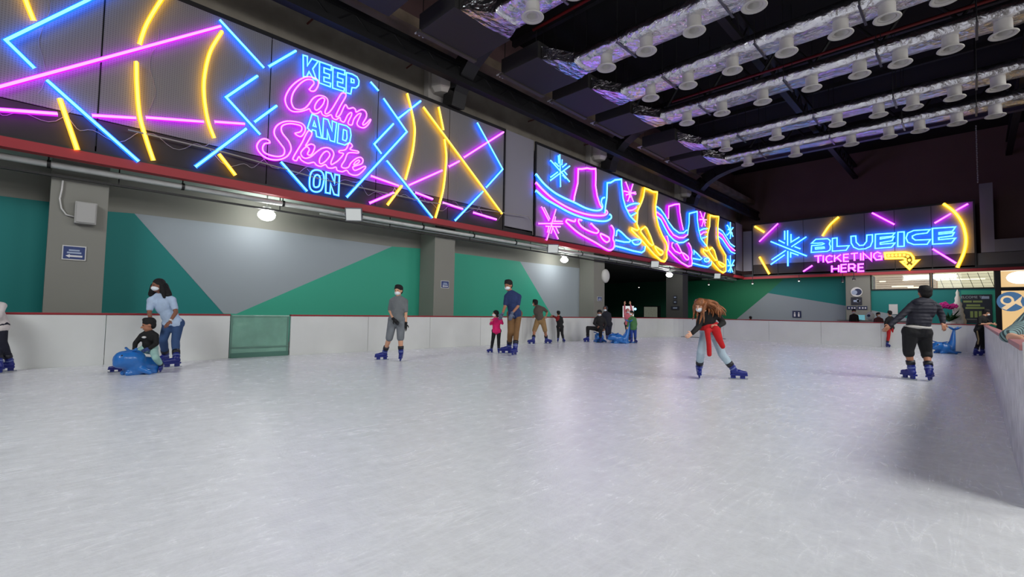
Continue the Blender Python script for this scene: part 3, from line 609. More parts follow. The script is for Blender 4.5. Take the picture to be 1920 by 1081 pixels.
# welcome board, cone, flower, paper
t = thing('notice_board', on_y(1835, 577, 35.15), 'dark notice board with pale green lines of text on the teal wall', 'board')
plate('panel', 1803, 552, 1861, 606, 35.18, mat('dark_board', (.14, .17, .22), .5), t)
lime = mat('lime_print', (.55, .62, .36), .6); pg = mat('pale_print', (.7, .74, .76), .6)
def text(nm, s, px, py, size, Y, m, parent):
    cu = bpy.data.curves.new(nm, 'FONT'); cu.body = s; cu.size = size; cu.extrude = .003; cu.align_x = 'CENTER'; cu.align_y = 'CENTER'
    tmp = bpy.data.objects.new(nm, cu); C.objects.link(tmp); dg = bpy.context.evaluated_depsgraph_get(); dg.update()
    me = bpy.data.meshes.new_from_object(tmp.evaluated_get(dg)); bpy.data.objects.remove(tmp)
    p = on_y(px, py, Y); o = bpy.data.objects.new(nm, me); me.materials.clear(); me.materials.append(m); C.objects.link(o); o.parent = parent
    o.rotation_euler = (math.pi / 2, 0, 0); o.location = p - wloc(parent); return o
text('lettering', 'WELCOME TO', 1820, 557, .17, 35.15, pg, t)
plate('text_line', 1840, 555, 1855, 560, 35.15, pblue, t, .01)
for (x0, x1_, y) in ((1806, 1822, 565), (1824, 1842, 565), (1812, 1838, 572), (1810, 1846, 577)): plate('text_line', x0, y - 1.8, x1_, y + 1.8, 35.15, lime, t, .01)
for k in range(3): plate('text_block', 1819 + k * 8, 583, 1825 + k * 8, 595, 35.15, lime, t, .01)
plate('text_line', 1806, 597, 1852, 600, 35.15, mat('dim_print', (.4, .42, .4), .6), t, .01)
pc = on_y(1797, 606, 33.5); tp = on_y(1795, 543, 33.5)
t = thing('white_cone_tree', (pc.x, 33.5, 0), 'tall slim white cone standing left of the notice board', 'decoration')
prof = [(0, 0), (.33, 0), (.30, pc.z)]
for k in range(1, 13): zz = pc.z + (tp.z - pc.z) * k / 12; prof += [(.30 * (1 - k / 12.6) + (.035 if k % 2 else 0), zz)]
prof.append((0, tp.z + .03))
M_('cone', latheg((pc.x, 33.5, 0), prof, 18), mat('white_cone', (.88, .88, .84), .6, bump=.6, bs=14), t, smooth=True)
pf = on_y(1778, 578, 33.2)
t = thing('flower_arrangement', (pf.x, 33.2, 0), 'magenta flowers over green leaves on a white pot behind far boards', 'flowers')
M_('pot', latheg((pf.x, 33.2, 0), [(0, 0), (.22, 0), (.3, .95), (.24, .95), (0, .9)], 16), WHITEP, t, smooth=True)
pink = mat('magenta_petals', (.80, .12, .55), .6); leaf = mat('leaf_green', (.12, .32, .14), .6)
for k in range(26):
    a = random.uniform(0, 6.28); r = random.uniform(.05, .42); c = V((pf.x - .08 + r * math.cos(a), 33.2 + r * math.sin(a) * .5, pf.z + .2 * math.cos(r * 3) + random.uniform(-.1, .08)))
    fl = join([sphg(c + V((.06 * math.cos(q), 0, .06 * math.sin(q))), (.05, .03, .05), 6, 4) for q in (0, 1.26, 2.5, 3.8, 5)])
    M_('blossom', fl, pink, t)
for k in range(22):
    a = random.uniform(0, 6.28); c = V((pf.x, 33.2, .95)); e = c + V((.5 * math.cos(a), .3 * math.sin(a), random.uniform(.15, .7))); s_ = V((-math.sin(a), math.cos(a), 0)) * .07
    M_('leaf', ([c, (c + e) / 2 + s_, e, (c + e) / 2 - s_, (c + e) / 2 + V((0, 0, .04))], [(0, 1, 4), (1, 2, 4), (2, 3, 4), (3, 0, 4)]), leaf, t)
pp = on_y(1675, 579, 35.16)
tag(box('paper_notice', (pp.x - .2, 35.15, pp.z - .3), (pp.x + .2, 35.17, pp.z + .28), WHITEP, origin=pp), 'white paper notice taped on the teal wall above the red-trousered child', 'notice')
# lobby: counter things
t = thing('service_counter', (-4, 31, 0), 'low white service counter behind the far boards', 'counter')
box('body', (-5.3, 30.7, 0), (-2.4, 31.4, .9), WHITEP, t); box('worktop', (-5.35, 30.65, .9), (-2.35, 31.45, .95), GREY, t)
pk = on_y(1612, 597, 31); t = thing('tablet_display', (pk.x, 31, .95), 'small cyan display standing on the service counter', 'display')
box('screen', (pk.x - .22, 31, .96), (pk.x + .22, 31.03, pk.z + .2), emis('cyan_screen', (.15, .42, .5), .8), t); box('foot', (pk.x - .08, 30.95, .95), (pk.x + .08, 31.1, .97), BLACK, t)
pk = on_y(1628, 594, 31); t = thing('round_figurine', (pk.x, 31.1, .95), 'white round figurine with dark spots beside the cyan display', 'figurine')
M_('body', sphg((pk.x + .06, 31.2, 1.17), (.19, .17, .22), 14, 9), WHITEP, t, smooth=True); disk('spot', (pk.x + .03, 30.95, 1.2), .07, navy, t)
# picture stickers on the far wall and the column signs
pk = on_y(1494, 589, 35.88); t = thing('wall_sign', pk, 'small dark square sign on the pale grey far mural', 'sign'); box('plate', pk + V((-.26, -.02, -.22)), pk + V((.26, 0, .24)), navy, t)
for q in (-.12, .12): disk('figure_head', pk + V((q, -.02, .1)), .045, wprint, t, th=.006); box('figure_body', pk + V((q - .05, -.026, -.15)), pk + V((q + .05, -.02, .04)), wprint, t)
# dark lobby left: wall, picture, column 1245-1280
cA, cB = on_y(1249, 560, 26), on_y(1280, 560, 26)
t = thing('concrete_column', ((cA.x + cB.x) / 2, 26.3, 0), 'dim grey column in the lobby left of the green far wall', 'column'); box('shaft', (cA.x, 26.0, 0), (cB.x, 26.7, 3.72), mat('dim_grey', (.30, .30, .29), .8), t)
for (x, y, l) in ((1266, 557, 'upper dark square sign on the dim lobby column'), (1266, 566, 'middle dark square sign on the dim lobby column'), (1266, 577, 'wide dark sign low on the dim lobby column')):
    pk = on_y(x, y, 25.99); t = thing('wall_sign', pk, l, 'sign'); wd = .25 if y == 577 else .12
    box('plate', pk + V((-wd, -.02, -.1)), pk + V((wd, 0, .1)), MATS['dark_print'], t); box('mark', pk + V((-wd * .5, -.026, -.03)), pk + V((wd * .5, -.02, .03)), pblue, t)
pk = on_y(1220, 583, 33); t = thing('display_case', (pk.x, 33, 0), 'dim framed display with added glow in the dark lobby', 'display')
box('cabinet', (pk.x - .62, 33, 0), (pk.x + .62, 33.4, pk.z + .4), BLACK, t); box('panel', (pk.x - .55, 32.98, pk.z - .45), (pk.x + .55, 33.0, pk.z + .33), mat('dim_picture', (.36, .38, .34), .6, var=.5, vs=9, emit=(.09, .095, .075), es=1.), t)  # faint glow put into the picture so it shows in the dark
pk = on_y(1177, 585, 23.2); t = thing('white_standee', (pk.x, 23.2, 0), 'bright white glowing panel behind the boards and the child in pink', 'panel')
box('panel', (pk.x - .32, 23.2, .3), (pk.x + .36, 23.24, pk.z + .35), emis('glowing_white', (.9, .93, .95), .75), t, bev=.01); box('foot', (pk.x - .3, 23.05, 0), (pk.x + .3, 23.4, .3), BLACK, t)  # glow put into the panel so it shows bright white
pk = on_y(1191, 579, 31); tag(M_('small_lamp', sphg(pk, .09, 12, 8), emis('blue_lamp', (.25, .55, 1), 3.), smooth=True), 'tiny blue glowing lamp in the dark lobby beside the white panel', 'lamp')
# row of small ceiling spots at the far end
for i, x in enumerate((1122, 1198, 1258, 1329, 1411, 1498, 1580, 1601)):
    p = on_y(x, {1122: 539, 1198: 538, 1258: 536, 1329: 533, 1411: 531, 1498: 526, 1580: 528, 1601: 524}[x], 33.6)
    t = thing('ceiling_spotlight', p, ['ceiling spotlight by the left wall end above the seated pair', 'second ceiling spotlight along the far lobby from the left', 'third ceiling spotlight along the far lobby from the left', 'ceiling spotlight at the left of the green far wall', 'ceiling spotlight at the middle of the green far wall',
        'ceiling spotlight above the teal part of the far mural', 'unlit spotlight at the right end of the far mural', 'white camera-like spotlight above the signed far column'][i], 'spotlight')
    M_('lens', sphg(p, .055, 10, 7), emis('spot_lens', (1, .97, .9), 2.2) if i < 6 else WHITEP, t, smooth=True)
    M_('stem', tubeg(p, (p.x, p.y, 3.74), .02, n=6), BLACK, t); M_('shade', latheg(p + V((0, 0, .02)), [(.08, -.03), (.075, .06), (.03, .1)], 12), BLACK, t)

# ------------------------------------------------------------------ upper structure
for y in (-.4, 8.95, 17.7, 26.4):
    t = thing('roof_truss', (-5, y, 9.5), {-.4: 'black roof truss nearest the camera side above the first column', 8.95: 'black roof truss crossing above the second left column', 17.7: 'black roof truss crossing above the third left column', 26.4: 'black roof truss furthest from the camera'}[y], 'truss')
    pb = mat('purplish_steel', (.26, .23, .33), .45)
    box('lower_chord', (-11.2, y - .13, 9.2), (9, y + .13, 9.45), pb, t); box('upper_chord', (-11.2, y - .1, 10.6), (9, y + .1, 10.8), BLACK, t)
    for k in range(11):
        x = -10.6 + k * 1.75; M_('brace', tubeg((x, y, 9.4), (x + .87, y, 10.65), .05, n=6), BLACK, t); M_('brace', tubeg((x + .87, y, 10.65), (x + 1.75, y, 9.4), .05, n=6), BLACK, t)
    # curved haunch bracket down to the column
    P = [(-11.45, 7.45, .28), (-11.35, 7.9, .34), (-11.1, 8.3, .36), (-10.7, 8.65, .34), (-10.1, 8.95, .30), (-9.4, 9.12, .24), (-8.6, 9.2, .16)]
    gs = []
    for (xa, za, wa), (xb, zb, wb) in zip(P, P[1:]):
        d = V((xb - xa, 0, zb - za)).normalized(); n_ = V((-d.z, 0, d.x)); d0 = n_
        gs.append(prism([V((xa, y - .3, za)) + d0 * wa * 1.2, V((xb, y - .3, zb)) + d0 * wb, V((xb, y - .3, zb)) - d0 * wb * .6 + d * .03, V((xa, y - .3, za)) - d0 * wa * .6 - d * .03], (0, 1, 0), .5))
    M_('haunch', join(gs), BLACK, t)
for x, l in ((-10.95, 'black lattice girder running along the left side under the roof'), (-5.2, 'black purlin girder above the middle of the ducts'), (1.5, 'black purlin girder above the right ends of the ducts')):
    t = thing('lattice_girder', (x, 14, 9.0), l, 'girder'); z0 = 7.95 if x < -10 else 9.9; hg = .5 if x < -10 else .75
    box('lower_chord', (x - .12, -9, z0), (x + .12, 36.2, z0 + .16), BLACK, t); box('upper_chord', (x - .1, -9, z0 + hg), (x + .1, 36.2, z0 + hg + .12), BLACK, t)
    if x < -10: box('web_plate', (x - .02, -9, z0 + .16), (x + .02, 36.2, z0 + hg), BLACK, t)
    gs = []
    for k in range(40): y = -8.5 + k * 1.1; gs.append(tubeg((x, y, z0 + .1), (x, y + .55, z0 + hg + .05), .035, n=5)); gs.append(tubeg((x, y + .55, z0 + hg + .05), (x, y + 1.1, z0 + .1), .035, n=5))
    tag(M_('lattice_bars', join(gs), BLACK, t), kind='stuff')
for k, y in enumerate((2.5, 5.6, 12, 14.8, 20.5, 23.6, 29)):
    tag(box('roof_purlin', (-12, y - .08, 10.9), (9, y + .08, 11.1), mat('dim_purlin', (.11, .10, .13), .6), origin=(0, y, 10.9)), 'thin dark roof purlin high above the ducts, %s' % ['closest to the camera', 'second from the camera', 'over the gap between second and third ducts', 'over the gap between third and fourth ducts', 'just beyond the fifth duct', 'just beyond the furthest duct', 'near the far brown wall'][k], 'purlin', 'roof purlins under the black ceiling')
for i, (a, b) in enumerate((((-10.2, 6.0, 9.0), (8, 6.0, 9.0)), ((-8.2, 17.0, 9.35), (8, 17.0, 9.35)), ((-9, 9.8, 9.3), (8, 9.8, 9.3)), ((-9, 14.6, 9.3), (8, 14.6, 9.3)))):
    tag(M_('sprinkler_pipe', tubeg(a, b, .045, n=8), mat('deep_red_pipe', (.42, .05, .06), .5), smooth=True), ['deep red sprinkler pipe between the two nearest ducts', 'deep red sprinkler pipe before the third roof truss', 'deep red sprinkler pipe just beyond the second roof truss', 'deep red sprinkler pipe above the third and fourth ducts'][i], 'pipe')
t = thing('white_ceiling_conduit', (-11.3, 6, 9.0), 'thin white conduit sagging along the black girder at upper left', 'conduit')
M_('conduit', pathg([on_x(*p, -11.1) for p in ((585, 0), (625, 24), (660, 48), (720, 75), (780, 95), (815, 106), (850, 128))], .012, 7), WHITEP, t, smooth=True)
t = thing('rust_rods', (-11.8, 6, 9.0), 'rusty red brackets fixed to the raw concrete above the neon panel', 'bracket')
for (a, b) in (((576, 45), (612, 12)), ((762, 128), (800, 100)), ((990, 228), (1030, 214)), ((1095, 272), (1140, 262))): M_('rod', tubeg(on_x(*a, -12.15), on_x(*b, -11.5), .025, n=6), mat('rust', (.35, .16, .13), .8), t)

# ------------------------------------------------------------------ ducts with diffusers
DX = [-7.05, -5.85, -4.6, -3.27, -2.12, -1.25, -.28, .64, 1.8, 3.0, 4.2]
rows = [(7.7, 0), (10.73, 0), (13.2, 0), (15.8, 0), (19.4, 0), (22.0, 0)]
ordn = ['nearest', 'second', 'third', 'fourth', 'fifth', 'furthest']
seamm = mat('duct_seam', (.45, .45, .5), .3, .8)
def foil_duct(x0, x1, y, z0, z1, hw):
    nx = int((x1 - x0) / .22); vs = []; fs = []
    for i in range(nx + 1):
        x = x0 + (x1 - x0) * i / nx
        ring_ = [(-hw, z0), (-hw * .5, z0 - .015), (0, z0 - .02), (hw * .5, z0 - .015), (hw, z0), (hw, z1), (-hw, z1)]
        for (yy, z) in ring_:
            n_ = noise.noise(V((x * 2.2, (y + yy) * 3, z * 3))) * .028
            vs.append((x, y + yy + n_, z + n_))
    K = 7
    for i in range(nx):
        for k in range(K): l = (k + 1) % K; fs.append((i * K + k, i * K + l, (i + 1) * K + l, (i + 1) * K + k))
    fs += [tuple(range(K)), tuple(range(nx * K + K - 1, nx * K - 1, -1))]
    return vs, fs
def drum(c, r=.17):
    c = V(c); return latheg(c, [(r * .95, .34), (r * .97, .1), (r, .05), (r * 1.12, .02), (r * 1.0, -.02), (r * .75, .0), (r * .6, .12), (0, .14)], 18)
for ri, (y, _) in enumerate(rows):
    t = thing('air_duct', (-2, y, 8.2), 'silver foil-wrapped air duct, %s of the six parallel ducts' % ordn[ri], 'duct', None)
    M_('duct_body', foil_duct(-7.9, 6.5, y, 8.13, 8.42, .40), FOIL, t, smooth=True)
    # flared transition to the fan unit
    vs = []; N_ = 9
    for i in range(N_):
        a = i / (N_ - 1); x = -8.75 + .87 * a; hw = .82 - .42 * (a * a * (3 - 2 * a)); zb = 8.38 - .25 * a
        vs += [(x, y - hw, zb + .03 * noise.noise(V((x * 5, y, 1)))), (x, y, zb - .04 + .04 * noise.noise(V((x * 6, y, 2)))), (x, y + hw, zb + .03 * noise.noise(V((x * 5, y, 3)))), (x, y + hw, 8.75 - .33 * a), (x, y - hw, 8.75 - .33 * a)]
    fs = [(i * 5 + k, i * 5 + (k + 1) % 5, (i + 1) * 5 + (k + 1) % 5, (i + 1) * 5 + k) for i in range(N_ - 1) for k in range(5)]
    mesh('transition', vs, fs, FOIL, t, smooth=False)
    for x in (-6.45, -3.9, -1.7, .2, 2.4, 4.6):
        box('seam_strap', (x - .025, y - .5, 8.085), (x + .025, y + .5, 8.11), seamm, t)
        M_('hanger_rod', tubeg((x, y - .47, 8.1), (x, y - .47, 10.9), .012, n=5), BLACK, t); M_('hanger_rod', tubeg((x, y + .47, 8.1), (x, y + .47, 10.9), .012, n=5), BLACK, t)
    xs = DX if ri < 4 else [x for x in DX if x not in (-5.85, -4.6)] + [-5.18]
    for x in xs:
        dd = M_('air_diffuser', drum((x, y - .05, 7.83)), WHITEG, t, smooth=True)
        vs, fs = latheg((x, y - .05, 7.8), [(.16, .045), (.255, .02), (.265, 0), (.25, -.015), (.185, .01), (.16, .045)], 22)
        mesh('flange_ring', vs, fs, WHITEG, dd, smooth=True)
    t = thing('fan_coil_unit', (-9.6, y, 8.4), 'matt black ceiling fan unit at the left end of the %s duct' % ordn[ri], 'fan unit')
    box('casing', (-10.3, y - .95, 8.4), (-8.78, y + .95, 8.9), mat('matt_black_casing', (.17, .165, .16), .7), t, bev=.02)
    box('drain_tray', (-10.34, y - 1.0, 8.36), (-10.2, y + 1.0, 8.44), mat('dusty_tray', (.3, .28, .26), .7), t)
    for k in range(3): M_('copper_stub', tubeg((-10.3, y - .9 + .12 * k, 8.5), (-10.55, y - .9 + .12 * k, 8.5), .025, n=7), STEEL, t)
    for sy in (-.9, .9):
        for sx in (-10.2, -8.9): M_('hanger_rod', tubeg((sx, y + sy, 8.9), (sx, y + sy, 11.5), .012, n=5), BLACK, t)
for k, y in enumerate((4.9, 1.9)):
    t = thing('fan_coil_unit', (-9.6, y, 8.4), ['matt black ceiling fan unit at the top edge above the neon panel', 'matt black ceiling fan unit out of view above the first column'][k], 'fan unit')
    box('casing', (-10.3, y - .95, 8.4), (-8.78, y + .95, 8.9), MATS['matt_black_casing'], t, bev=.02)

# ------------------------------------------------------------------ left wall fittings
for i, (x, y, r) in enumerate(((500, 403, .19), (1058, 487, .15), (1255, 515, .17))):
    p = on_x(x, y, -12.0)
    t = thing('globe_lamp', p, ['bright white globe lamp hanging under the soffit left of the wall mural peak', 'bright globe lamp beside the third column near the man in navy', 'bright lamp in the dark lobby under the skates neon panel'][i], 'lamp')
    M_('globe', sphg(p, (r, r, r * .7), 20, 12), emis(('globe_glow', 'globe_glow_strong', 'globe_glow_soft')[i], (1, .99, .96), (32, 75, 40)[i]), t, smooth=True); M_('canopy', latheg(p + V((0, 0, r * .6)), [(.06, 0), (.09, .03), (.09, .08), (0, .1)], 14), WHITEP, t)
    M_('stem', tubeg(p + V((0, 0, r * .6)), (p.x, p.y, 3.75), .015, n=6), WHITEP, t)
for i, (x, y) in enumerate(((663, 402), (1037, 466), (1228, 495), (1345, 517))):
    p = on_x(x, y, -11.25)
    t = thing('floodlight', p, ['white faced floodlight under the red beam below the ON lettering', 'white faced floodlight under the red beam beside the magenta snowflake', 'white faced floodlight under the middle of the skates neon panel', 'white faced floodlight under the far end of the skates neon panel'][i], 'floodlight')
    R = (V((.62, -.55, -.25))).to_track_quat('Z', 'Y').to_matrix()
    def ob(a, b):
        v, f = boxg(a, b); return [p + R @ V(q) for q in v], f
    M_('housing', ob((-.21, -.17, -.05), (.21, .17, 0)), mat('grey_aluminium', (.45, .46, .48), .5, .3), t); M_('lens', ob((-.185, -.145, 0), (.185, .145, .012)), emis('flood_lens', (.9, .95, .95), .55), t)
    M_('bracket', join([tubeg(p + R @ V((-.23, 0, -.03)), p + V((-.2, 0, .22)), .012, n=6), tubeg(p + R @ V((.23, 0, -.03)), p + V((-.2, 0, .22)), .012, n=6)]), BLACK, t)
a, b = on_x(138, 378, -11.98), on_x(179, 423, -11.98)
t = thing('electrical_box', ((-11.9), (a.y + b.y) / 2, b.z), 'pale square electrical box on the nearest left column', 'electrical box')
box('casing', (-11.99, a.y + .02, b.z), (-11.84, b.y, a.z), mat('pale_grey_box', (.68, .68, .67), .5), t, bev=.012); box('lid', (-11.84, a.y + .04, b.z + .02), (-11.82, b.y - .02, a.z - .02), MATS['pale_grey_box'], t, bev=.006)
t = thing('white_cable', (-11.95, .4, 3), 'white cable curving down into the electrical box', 'cable')
M_('cable', pathg([on_x(*p, -11.96) for p in ((118, 338), (116, 355), (112, 372), (115, 390), (124, 402), (139, 406))], .014, 7), WHITEP, t, smooth=True)
def col_sign(px_, py_, w_, h_, label, X=-11.99):
    p = on_x(px_, py_, X); t = thing('wall_sign', p, label, 'sign')
    box('border', (X - .005, p.y - w_, p.z - h_), (X + .012, p.y + w_, p.z + h_), WHITEP, t); box('panel', (X + .012, p.y - w_ * .9, p.z - h_ * .86), (X + .018, p.y + w_ * .9, p.z + h_ * .86), mat('sign_blue', (.16, .24, .47), .5), t)
    for (za, zb, wf_) in ((.45, .25, .45), (.12, -.1, .6)): box('text_line', (X + .018, p.y - w_ * wf_, p.z + h_ * zb), (X + .022, p.y + w_ * wf_, p.z + h_ * za), pblue, t)
    M_('arrow', prism([V((X + .018, p.y - w_ * .7, p.z - h_ * .45)), V((X + .018, p.y - w_ * .35, p.z - h_ * .2)), V((X + .018, p.y - w_ * .35, p.z - h_ * .33)), V((X + .018, p.y + w_ * .7, p.z - h_ * .33)), V((X + .018, p.y + w_ * .7, p.z - h_ * .57)), V((X + .018, p.y - w_ * .35, p.z - h_ * .57)), V((X + .018, p.y - w_ * .35, p.z - h_ * .7))], (1, 0, 0), .005), wprint, t)
col_sign(139, 474, .165, .135, 'blue and white arrow sign on the nearest left column'); col_sign(834, 533, .16, .12, 'small blue and white sign on the column behind the boy in grey'); col_sign(1124, 560, .17, .1, 'small blue sign on the third left column')
p = on_x(1135, 517, -11.95); t = thing('wall_fan', p, 'white round speaker-like unit mounted on the third left column', 'speaker')
M_('shell', sphg(p, (.16, .26, .32), 16, 10), WHITEP, t, smooth=True); M_('back', boxg(p + V((-.06, -.08, -.1)), p + V((-.01, .1, .1))), GREY, t)
p = on_x(862, 461, -12.4); tag(box('soffit_vent', (p.x - .1, p.y - .2, 3.70), (p.x + .1, p.y + .2, 3.74), WHITEP, origin=p), 'pale flat vent on the soffit beside the second column', 'vent')

# ------------------------------------------------------------------ rink boards
def board_run(name, label, axis, fixed, a0, a1, step, inner, m=WHITEB, zt=.88, capm=None):
    t = thing(name, (fixed, (a0 + a1) / 2, 0) if axis == 'x' else ((a0 + a1) / 2, fixed, 0), label, 'rink barrier')
    n = max(1, round((a1 - a0) / step)); th = .07 * inner
    for k in range(n):
        p, q = a0 + (a1 - a0) * k / n + .004, a0 + (a1 - a0) * (k + 1) / n - .004
        A, B = ((fixed, p, .0), (fixed + th, q, zt)) if axis == 'x' else ((p, fixed, .0), (q, fixed + th, zt))
        box('board_panel', A, B, m, t, bev=.003)
        P = [(fixed - .001 * inner, p - .004, z) for z in (.25, .45, .68)] if axis == 'x' else []
    A, B = ((fixed - .012 * inner, a0, zt), (fixed + th * 1.15, a1, zt + .035)) if axis == 'x' else ((a0, fixed - .012 * inner, zt), (a1, fixed + th * 1.15, zt + .035))
    box('cap_rail', A, B, capm or CAP, t, bev=.006)
    A, B = ((fixed + th * .4, a0, .1), (fixed + th + .05 * inner, a1, .16)) if axis == 'x' else ((a0, fixed + th * .4, .1), (a1, fixed + th + .05 * inner, .16))
    box('back_rail', A, B, STEEL, t)
    return t
board_run('rink_boards', 'white rink boards with dark red cap beside the woman in light blue shirt', 'x', BX, -8.9, 2.83, 1.98, -1)
board_run('rink_boards', 'long white rink boards with dark red cap behind the boy in grey', 'x', BX, 4.04, 21.2, 1.92, -1)
board_run('rink_boards', 'white rink boards across the far end of the ice', 'y', BY, -10.1, -.6, 1.95, 1)
g = thing('rink_gate', (BX, 3.43, 0), 'green translucent sheeted gate in the left rink boards', 'gate')
gm = mat('green_sheet', (.45, .63, .56), .25, bump=.8, bs=5, var=.15, vs=3, coat=.4)
vs, fs = [], []
for i in range(13):
    for j in range(11): vs.append((BX - .02 + .02 * noise.noise(V((i * .5, j * .4, 3))), 2.86 + 1.15 * i / 12, .1 + .76 * j / 10))
for i in range(12):
    for j in range(10): a = i * 11 + j; fs.append((a, a + 1, a + 12, a + 11))
mesh('sheet', vs, fs, gm, g, smooth=True); box('sheet_hem', (BX - .03, 2.86, .86), (BX + .0, 4.01, .895), gm, g, bev=.008)
box('gate_rail', (BX - .03, 2.86, .2), (BX + .005, 4.01, .225), mat('green_frame', (.35, .5, .45), .5), g)
for y in (2.86, 3.99): box('gate_post', (BX - .05, y - .02, 0), (BX - .01, y + .02, .9), mat('green_frame', (.2, .35, .3), .5), g)
box('threshold', (BX - .07, 2.86, 0), (BX + .0, 4.01, .1), mat('green_sill', (.28, .45, .40), .6), g, bev=.005)
def corner(cx, cy, r, a0, a1, label, m=WHITEB):
    t = thing('corner_boards', (cx, cy, 0), label, 'rink barrier'); n = 6
    for nm, ra, rb, z0, z1, mm in (('board_panel', r, r + .07, 0, .88, m), ('cap_rail', r - .012, r + .08, .88, .915, CAP)):
        vs, fs = [], []
        for i in range(n + 1):
            a = math.radians(a0 + (a1 - a0) * i / n)
            for rr in (ra, rb):
                for z in (z0, z1): vs.append((cx + rr * math.cos(a), cy + rr * math.sin(a), z))
        for i in range(n):
            k = 4 * i; fs += [(k, k + 1, k + 5, k + 4), (k + 2, k + 6, k + 7, k + 3), (k + 1, k + 3, k + 7, k + 5), (k, k + 4, k + 6, k + 2)]
        fs += [(0, 2, 3, 1), (4 * n, 4 * n + 1, 4 * n + 3, 4 * n + 2)]; mesh(nm, vs, fs, mm, t)
corner(BX + .9, BY - .9, .9, 90, 180, 'curved white corner boards at the far left end of the ice')
corner(RX - .79, BY - .79, .79, 0, 90, 'curved white corner boards at the far right end of the ice')
board_run('rink_boards', 'scuffed white rink boards along the right edge beside the camera', 'x', RX, 4.0, 21.3, 2.4, 1, SCUFF, capm=mat('faded_pink_cap', (.68, .46, .47), .5))
tag(box('gate_stop_post', (RX + .0, 3.94, 0), (RX + .07, 3.985, .93), WHITEP, bev=.004, origin=(RX, 3.96, 0)), 'slim white end post closing the right-hand rink boards near the camera', 'post')
tag(box('board_foot_shadow', (-10.2, BY - .03, .0), (-8.1, BY + .0, .02), BLACK, bev=.003, origin=(-9, BY, 0)), 'black strip for the shadow line at the foot of the far boards', 'strip')  # dark strip stands in for the shadow line under the boards

# ================================================================== PEOPLE
SKIN = {'tan': mat('skin_tan', (.66, .45, .34), .55), 'fair': mat('skin_fair', (.85, .66, .55), .55), 'light': mat('skin_light', (.80, .60, .48), .55), 'brown': mat('skin_brown', (.52, .34, .26), .55)}
CLO = lambda n, c, v=.12: mat('cloth_' + n, c, .85, var=v, vs=9, bump=.5, bs=18)
HAIRB = mat('hair_black', (.04, .035, .035), .8, bump=.6, bs=60); HAIRG = mat('hair_auburn', (.60, .37, .21), .5, var=.5, vs=14, bump=.9, bs=45)
MASK = mat('face_mask', (.90, .93, .95), .7); EYE = mat('eye_dark', (.05, .04, .04), .3); LIP = mat('lip', (.6, .35, .32), .6)
BOOT = mat('skate_blue', (.09, .14, .47), .4); BOOTB = mat('skate_black', (.06, .07, .12), .5); BLADE = mat('blade_steel', (.75, .77, .8), .25, .9)
GLK = mat('glove_black', (.06, .06, .07), .8); GLG = mat('glove_grey', (.38, .42, .50), .8); GLB = mat('glove_blue', (.17, .24, .45), .8)
def cap_(p, q, r0, r1, n=12):
    p, q = V(p), V(q)
    return join([tubeg(p, q, r0, r1, n), sphg(p, r0, n, 8), sphg(q, r1, n, 8)])
def ell(c, r, fwd=None, upv=None):
    R = None
    if fwd is not None:
        f_ = V(fwd).normalized(); u = V(upv or (0, 0, 1)); u = (u - f_ * u.dot(f_)).normalized(); x = f_.cross(u)
        R = Matrix((x, f_, u)).transposed()
    return sphg(c, r, 14, 10, R)
def solid(name, gs, m, parent, vox=.013, sm=3, extra=None, mi_fn=None, mats=None):
    """several overlapping closed shapes -> one continuous skin (voxel union, smoothed)"""
    v, f = join(gs); me = bpy.data.meshes.new(name); me.from_pydata([tuple(q) for q in v], [], f)
    tmp = bpy.data.objects.new(name, me); C.objects.link(tmp)
    md = tmp.modifiers.new('r', 'REMESH'); md.mode = 'VOXEL'; md.voxel_size = vox
    ms = tmp.modifiers.new('s', 'SMOOTH'); ms.factor = .5; ms.iterations = sm
    dg = bpy.context.evaluated_depsgraph_get(); dg.update(); ev = tmp.evaluated_get(dg); m2 = ev.to_mesh()
    vs = [q.co.copy() for q in m2.vertices]; fs = [tuple(p.vertices) for p in m2.polygons]; ev.to_mesh_clear()
    bpy.data.objects.remove(tmp); bpy.data.meshes.remove(me)
    if extra: vs, fs = join([(vs, fs)] + extra)
    mi = [mi_fn(sum((vs[i] for i in q), V((0, 0, 0))) / len(q)) for q in fs] if mi_fn else None
    return mesh(name, vs, fs, mats or m, parent, smooth=True, mi=mi)
def hand_shapes(w, h, S, side=1, curl=.5):
    """palm, four unequal bent fingers and a thumb"""
    w, h = V(w), V(h); d = (h - w); d = d.normalized() if d.length > 1e-4 else V((0, 0, -1))
    n = d.cross(FW); n = n.normalized() if n.length > .2 else d.cross(V((0, 0, 1))).normalized()   # across the palm
    pn = n.cross(d).normalized(); k = S / 1.7; g = []
    pc = w + d * .05 * k
    Rm = Matrix((n, d, pn)).transposed()
    g.append(sphg(pc, (.040 * k, .050 * k, .018 * k), 10, 7, Rm))
    for i, (off, ln) in enumerate(((-.029, .068), (-.010, .080), (.010, .074), (.028, .058))):
        a = w + d * .085 * k + n * off * k; b = a + d * ln * .5 * k + pn * .004 * k; c = b + (d * (1 - curl * .5) + pn * curl * .8).normalized() * ln * .5 * k
        g.append(pathg([a - d * .02 * k, a, b, c], [.0095 * k, .0095 * k, .0085 * k, .006 * k], 6))
    a = w + d * .03 * k - n * side * .032 * k; b = a + (d * .6 - n * side * .75).normalized() * .032 * k; c = b + (d * .95 - n * side * .2).normalized() * .028 * k
    g.append(pathg([a + n * side * .015 * k, a, b, c], [.011 * k, .0115 * k, .0105 * k, .007 * k], 6))
    return g
def lerp(a, b, t): return V(a) * (1 - t) + V(b) * t

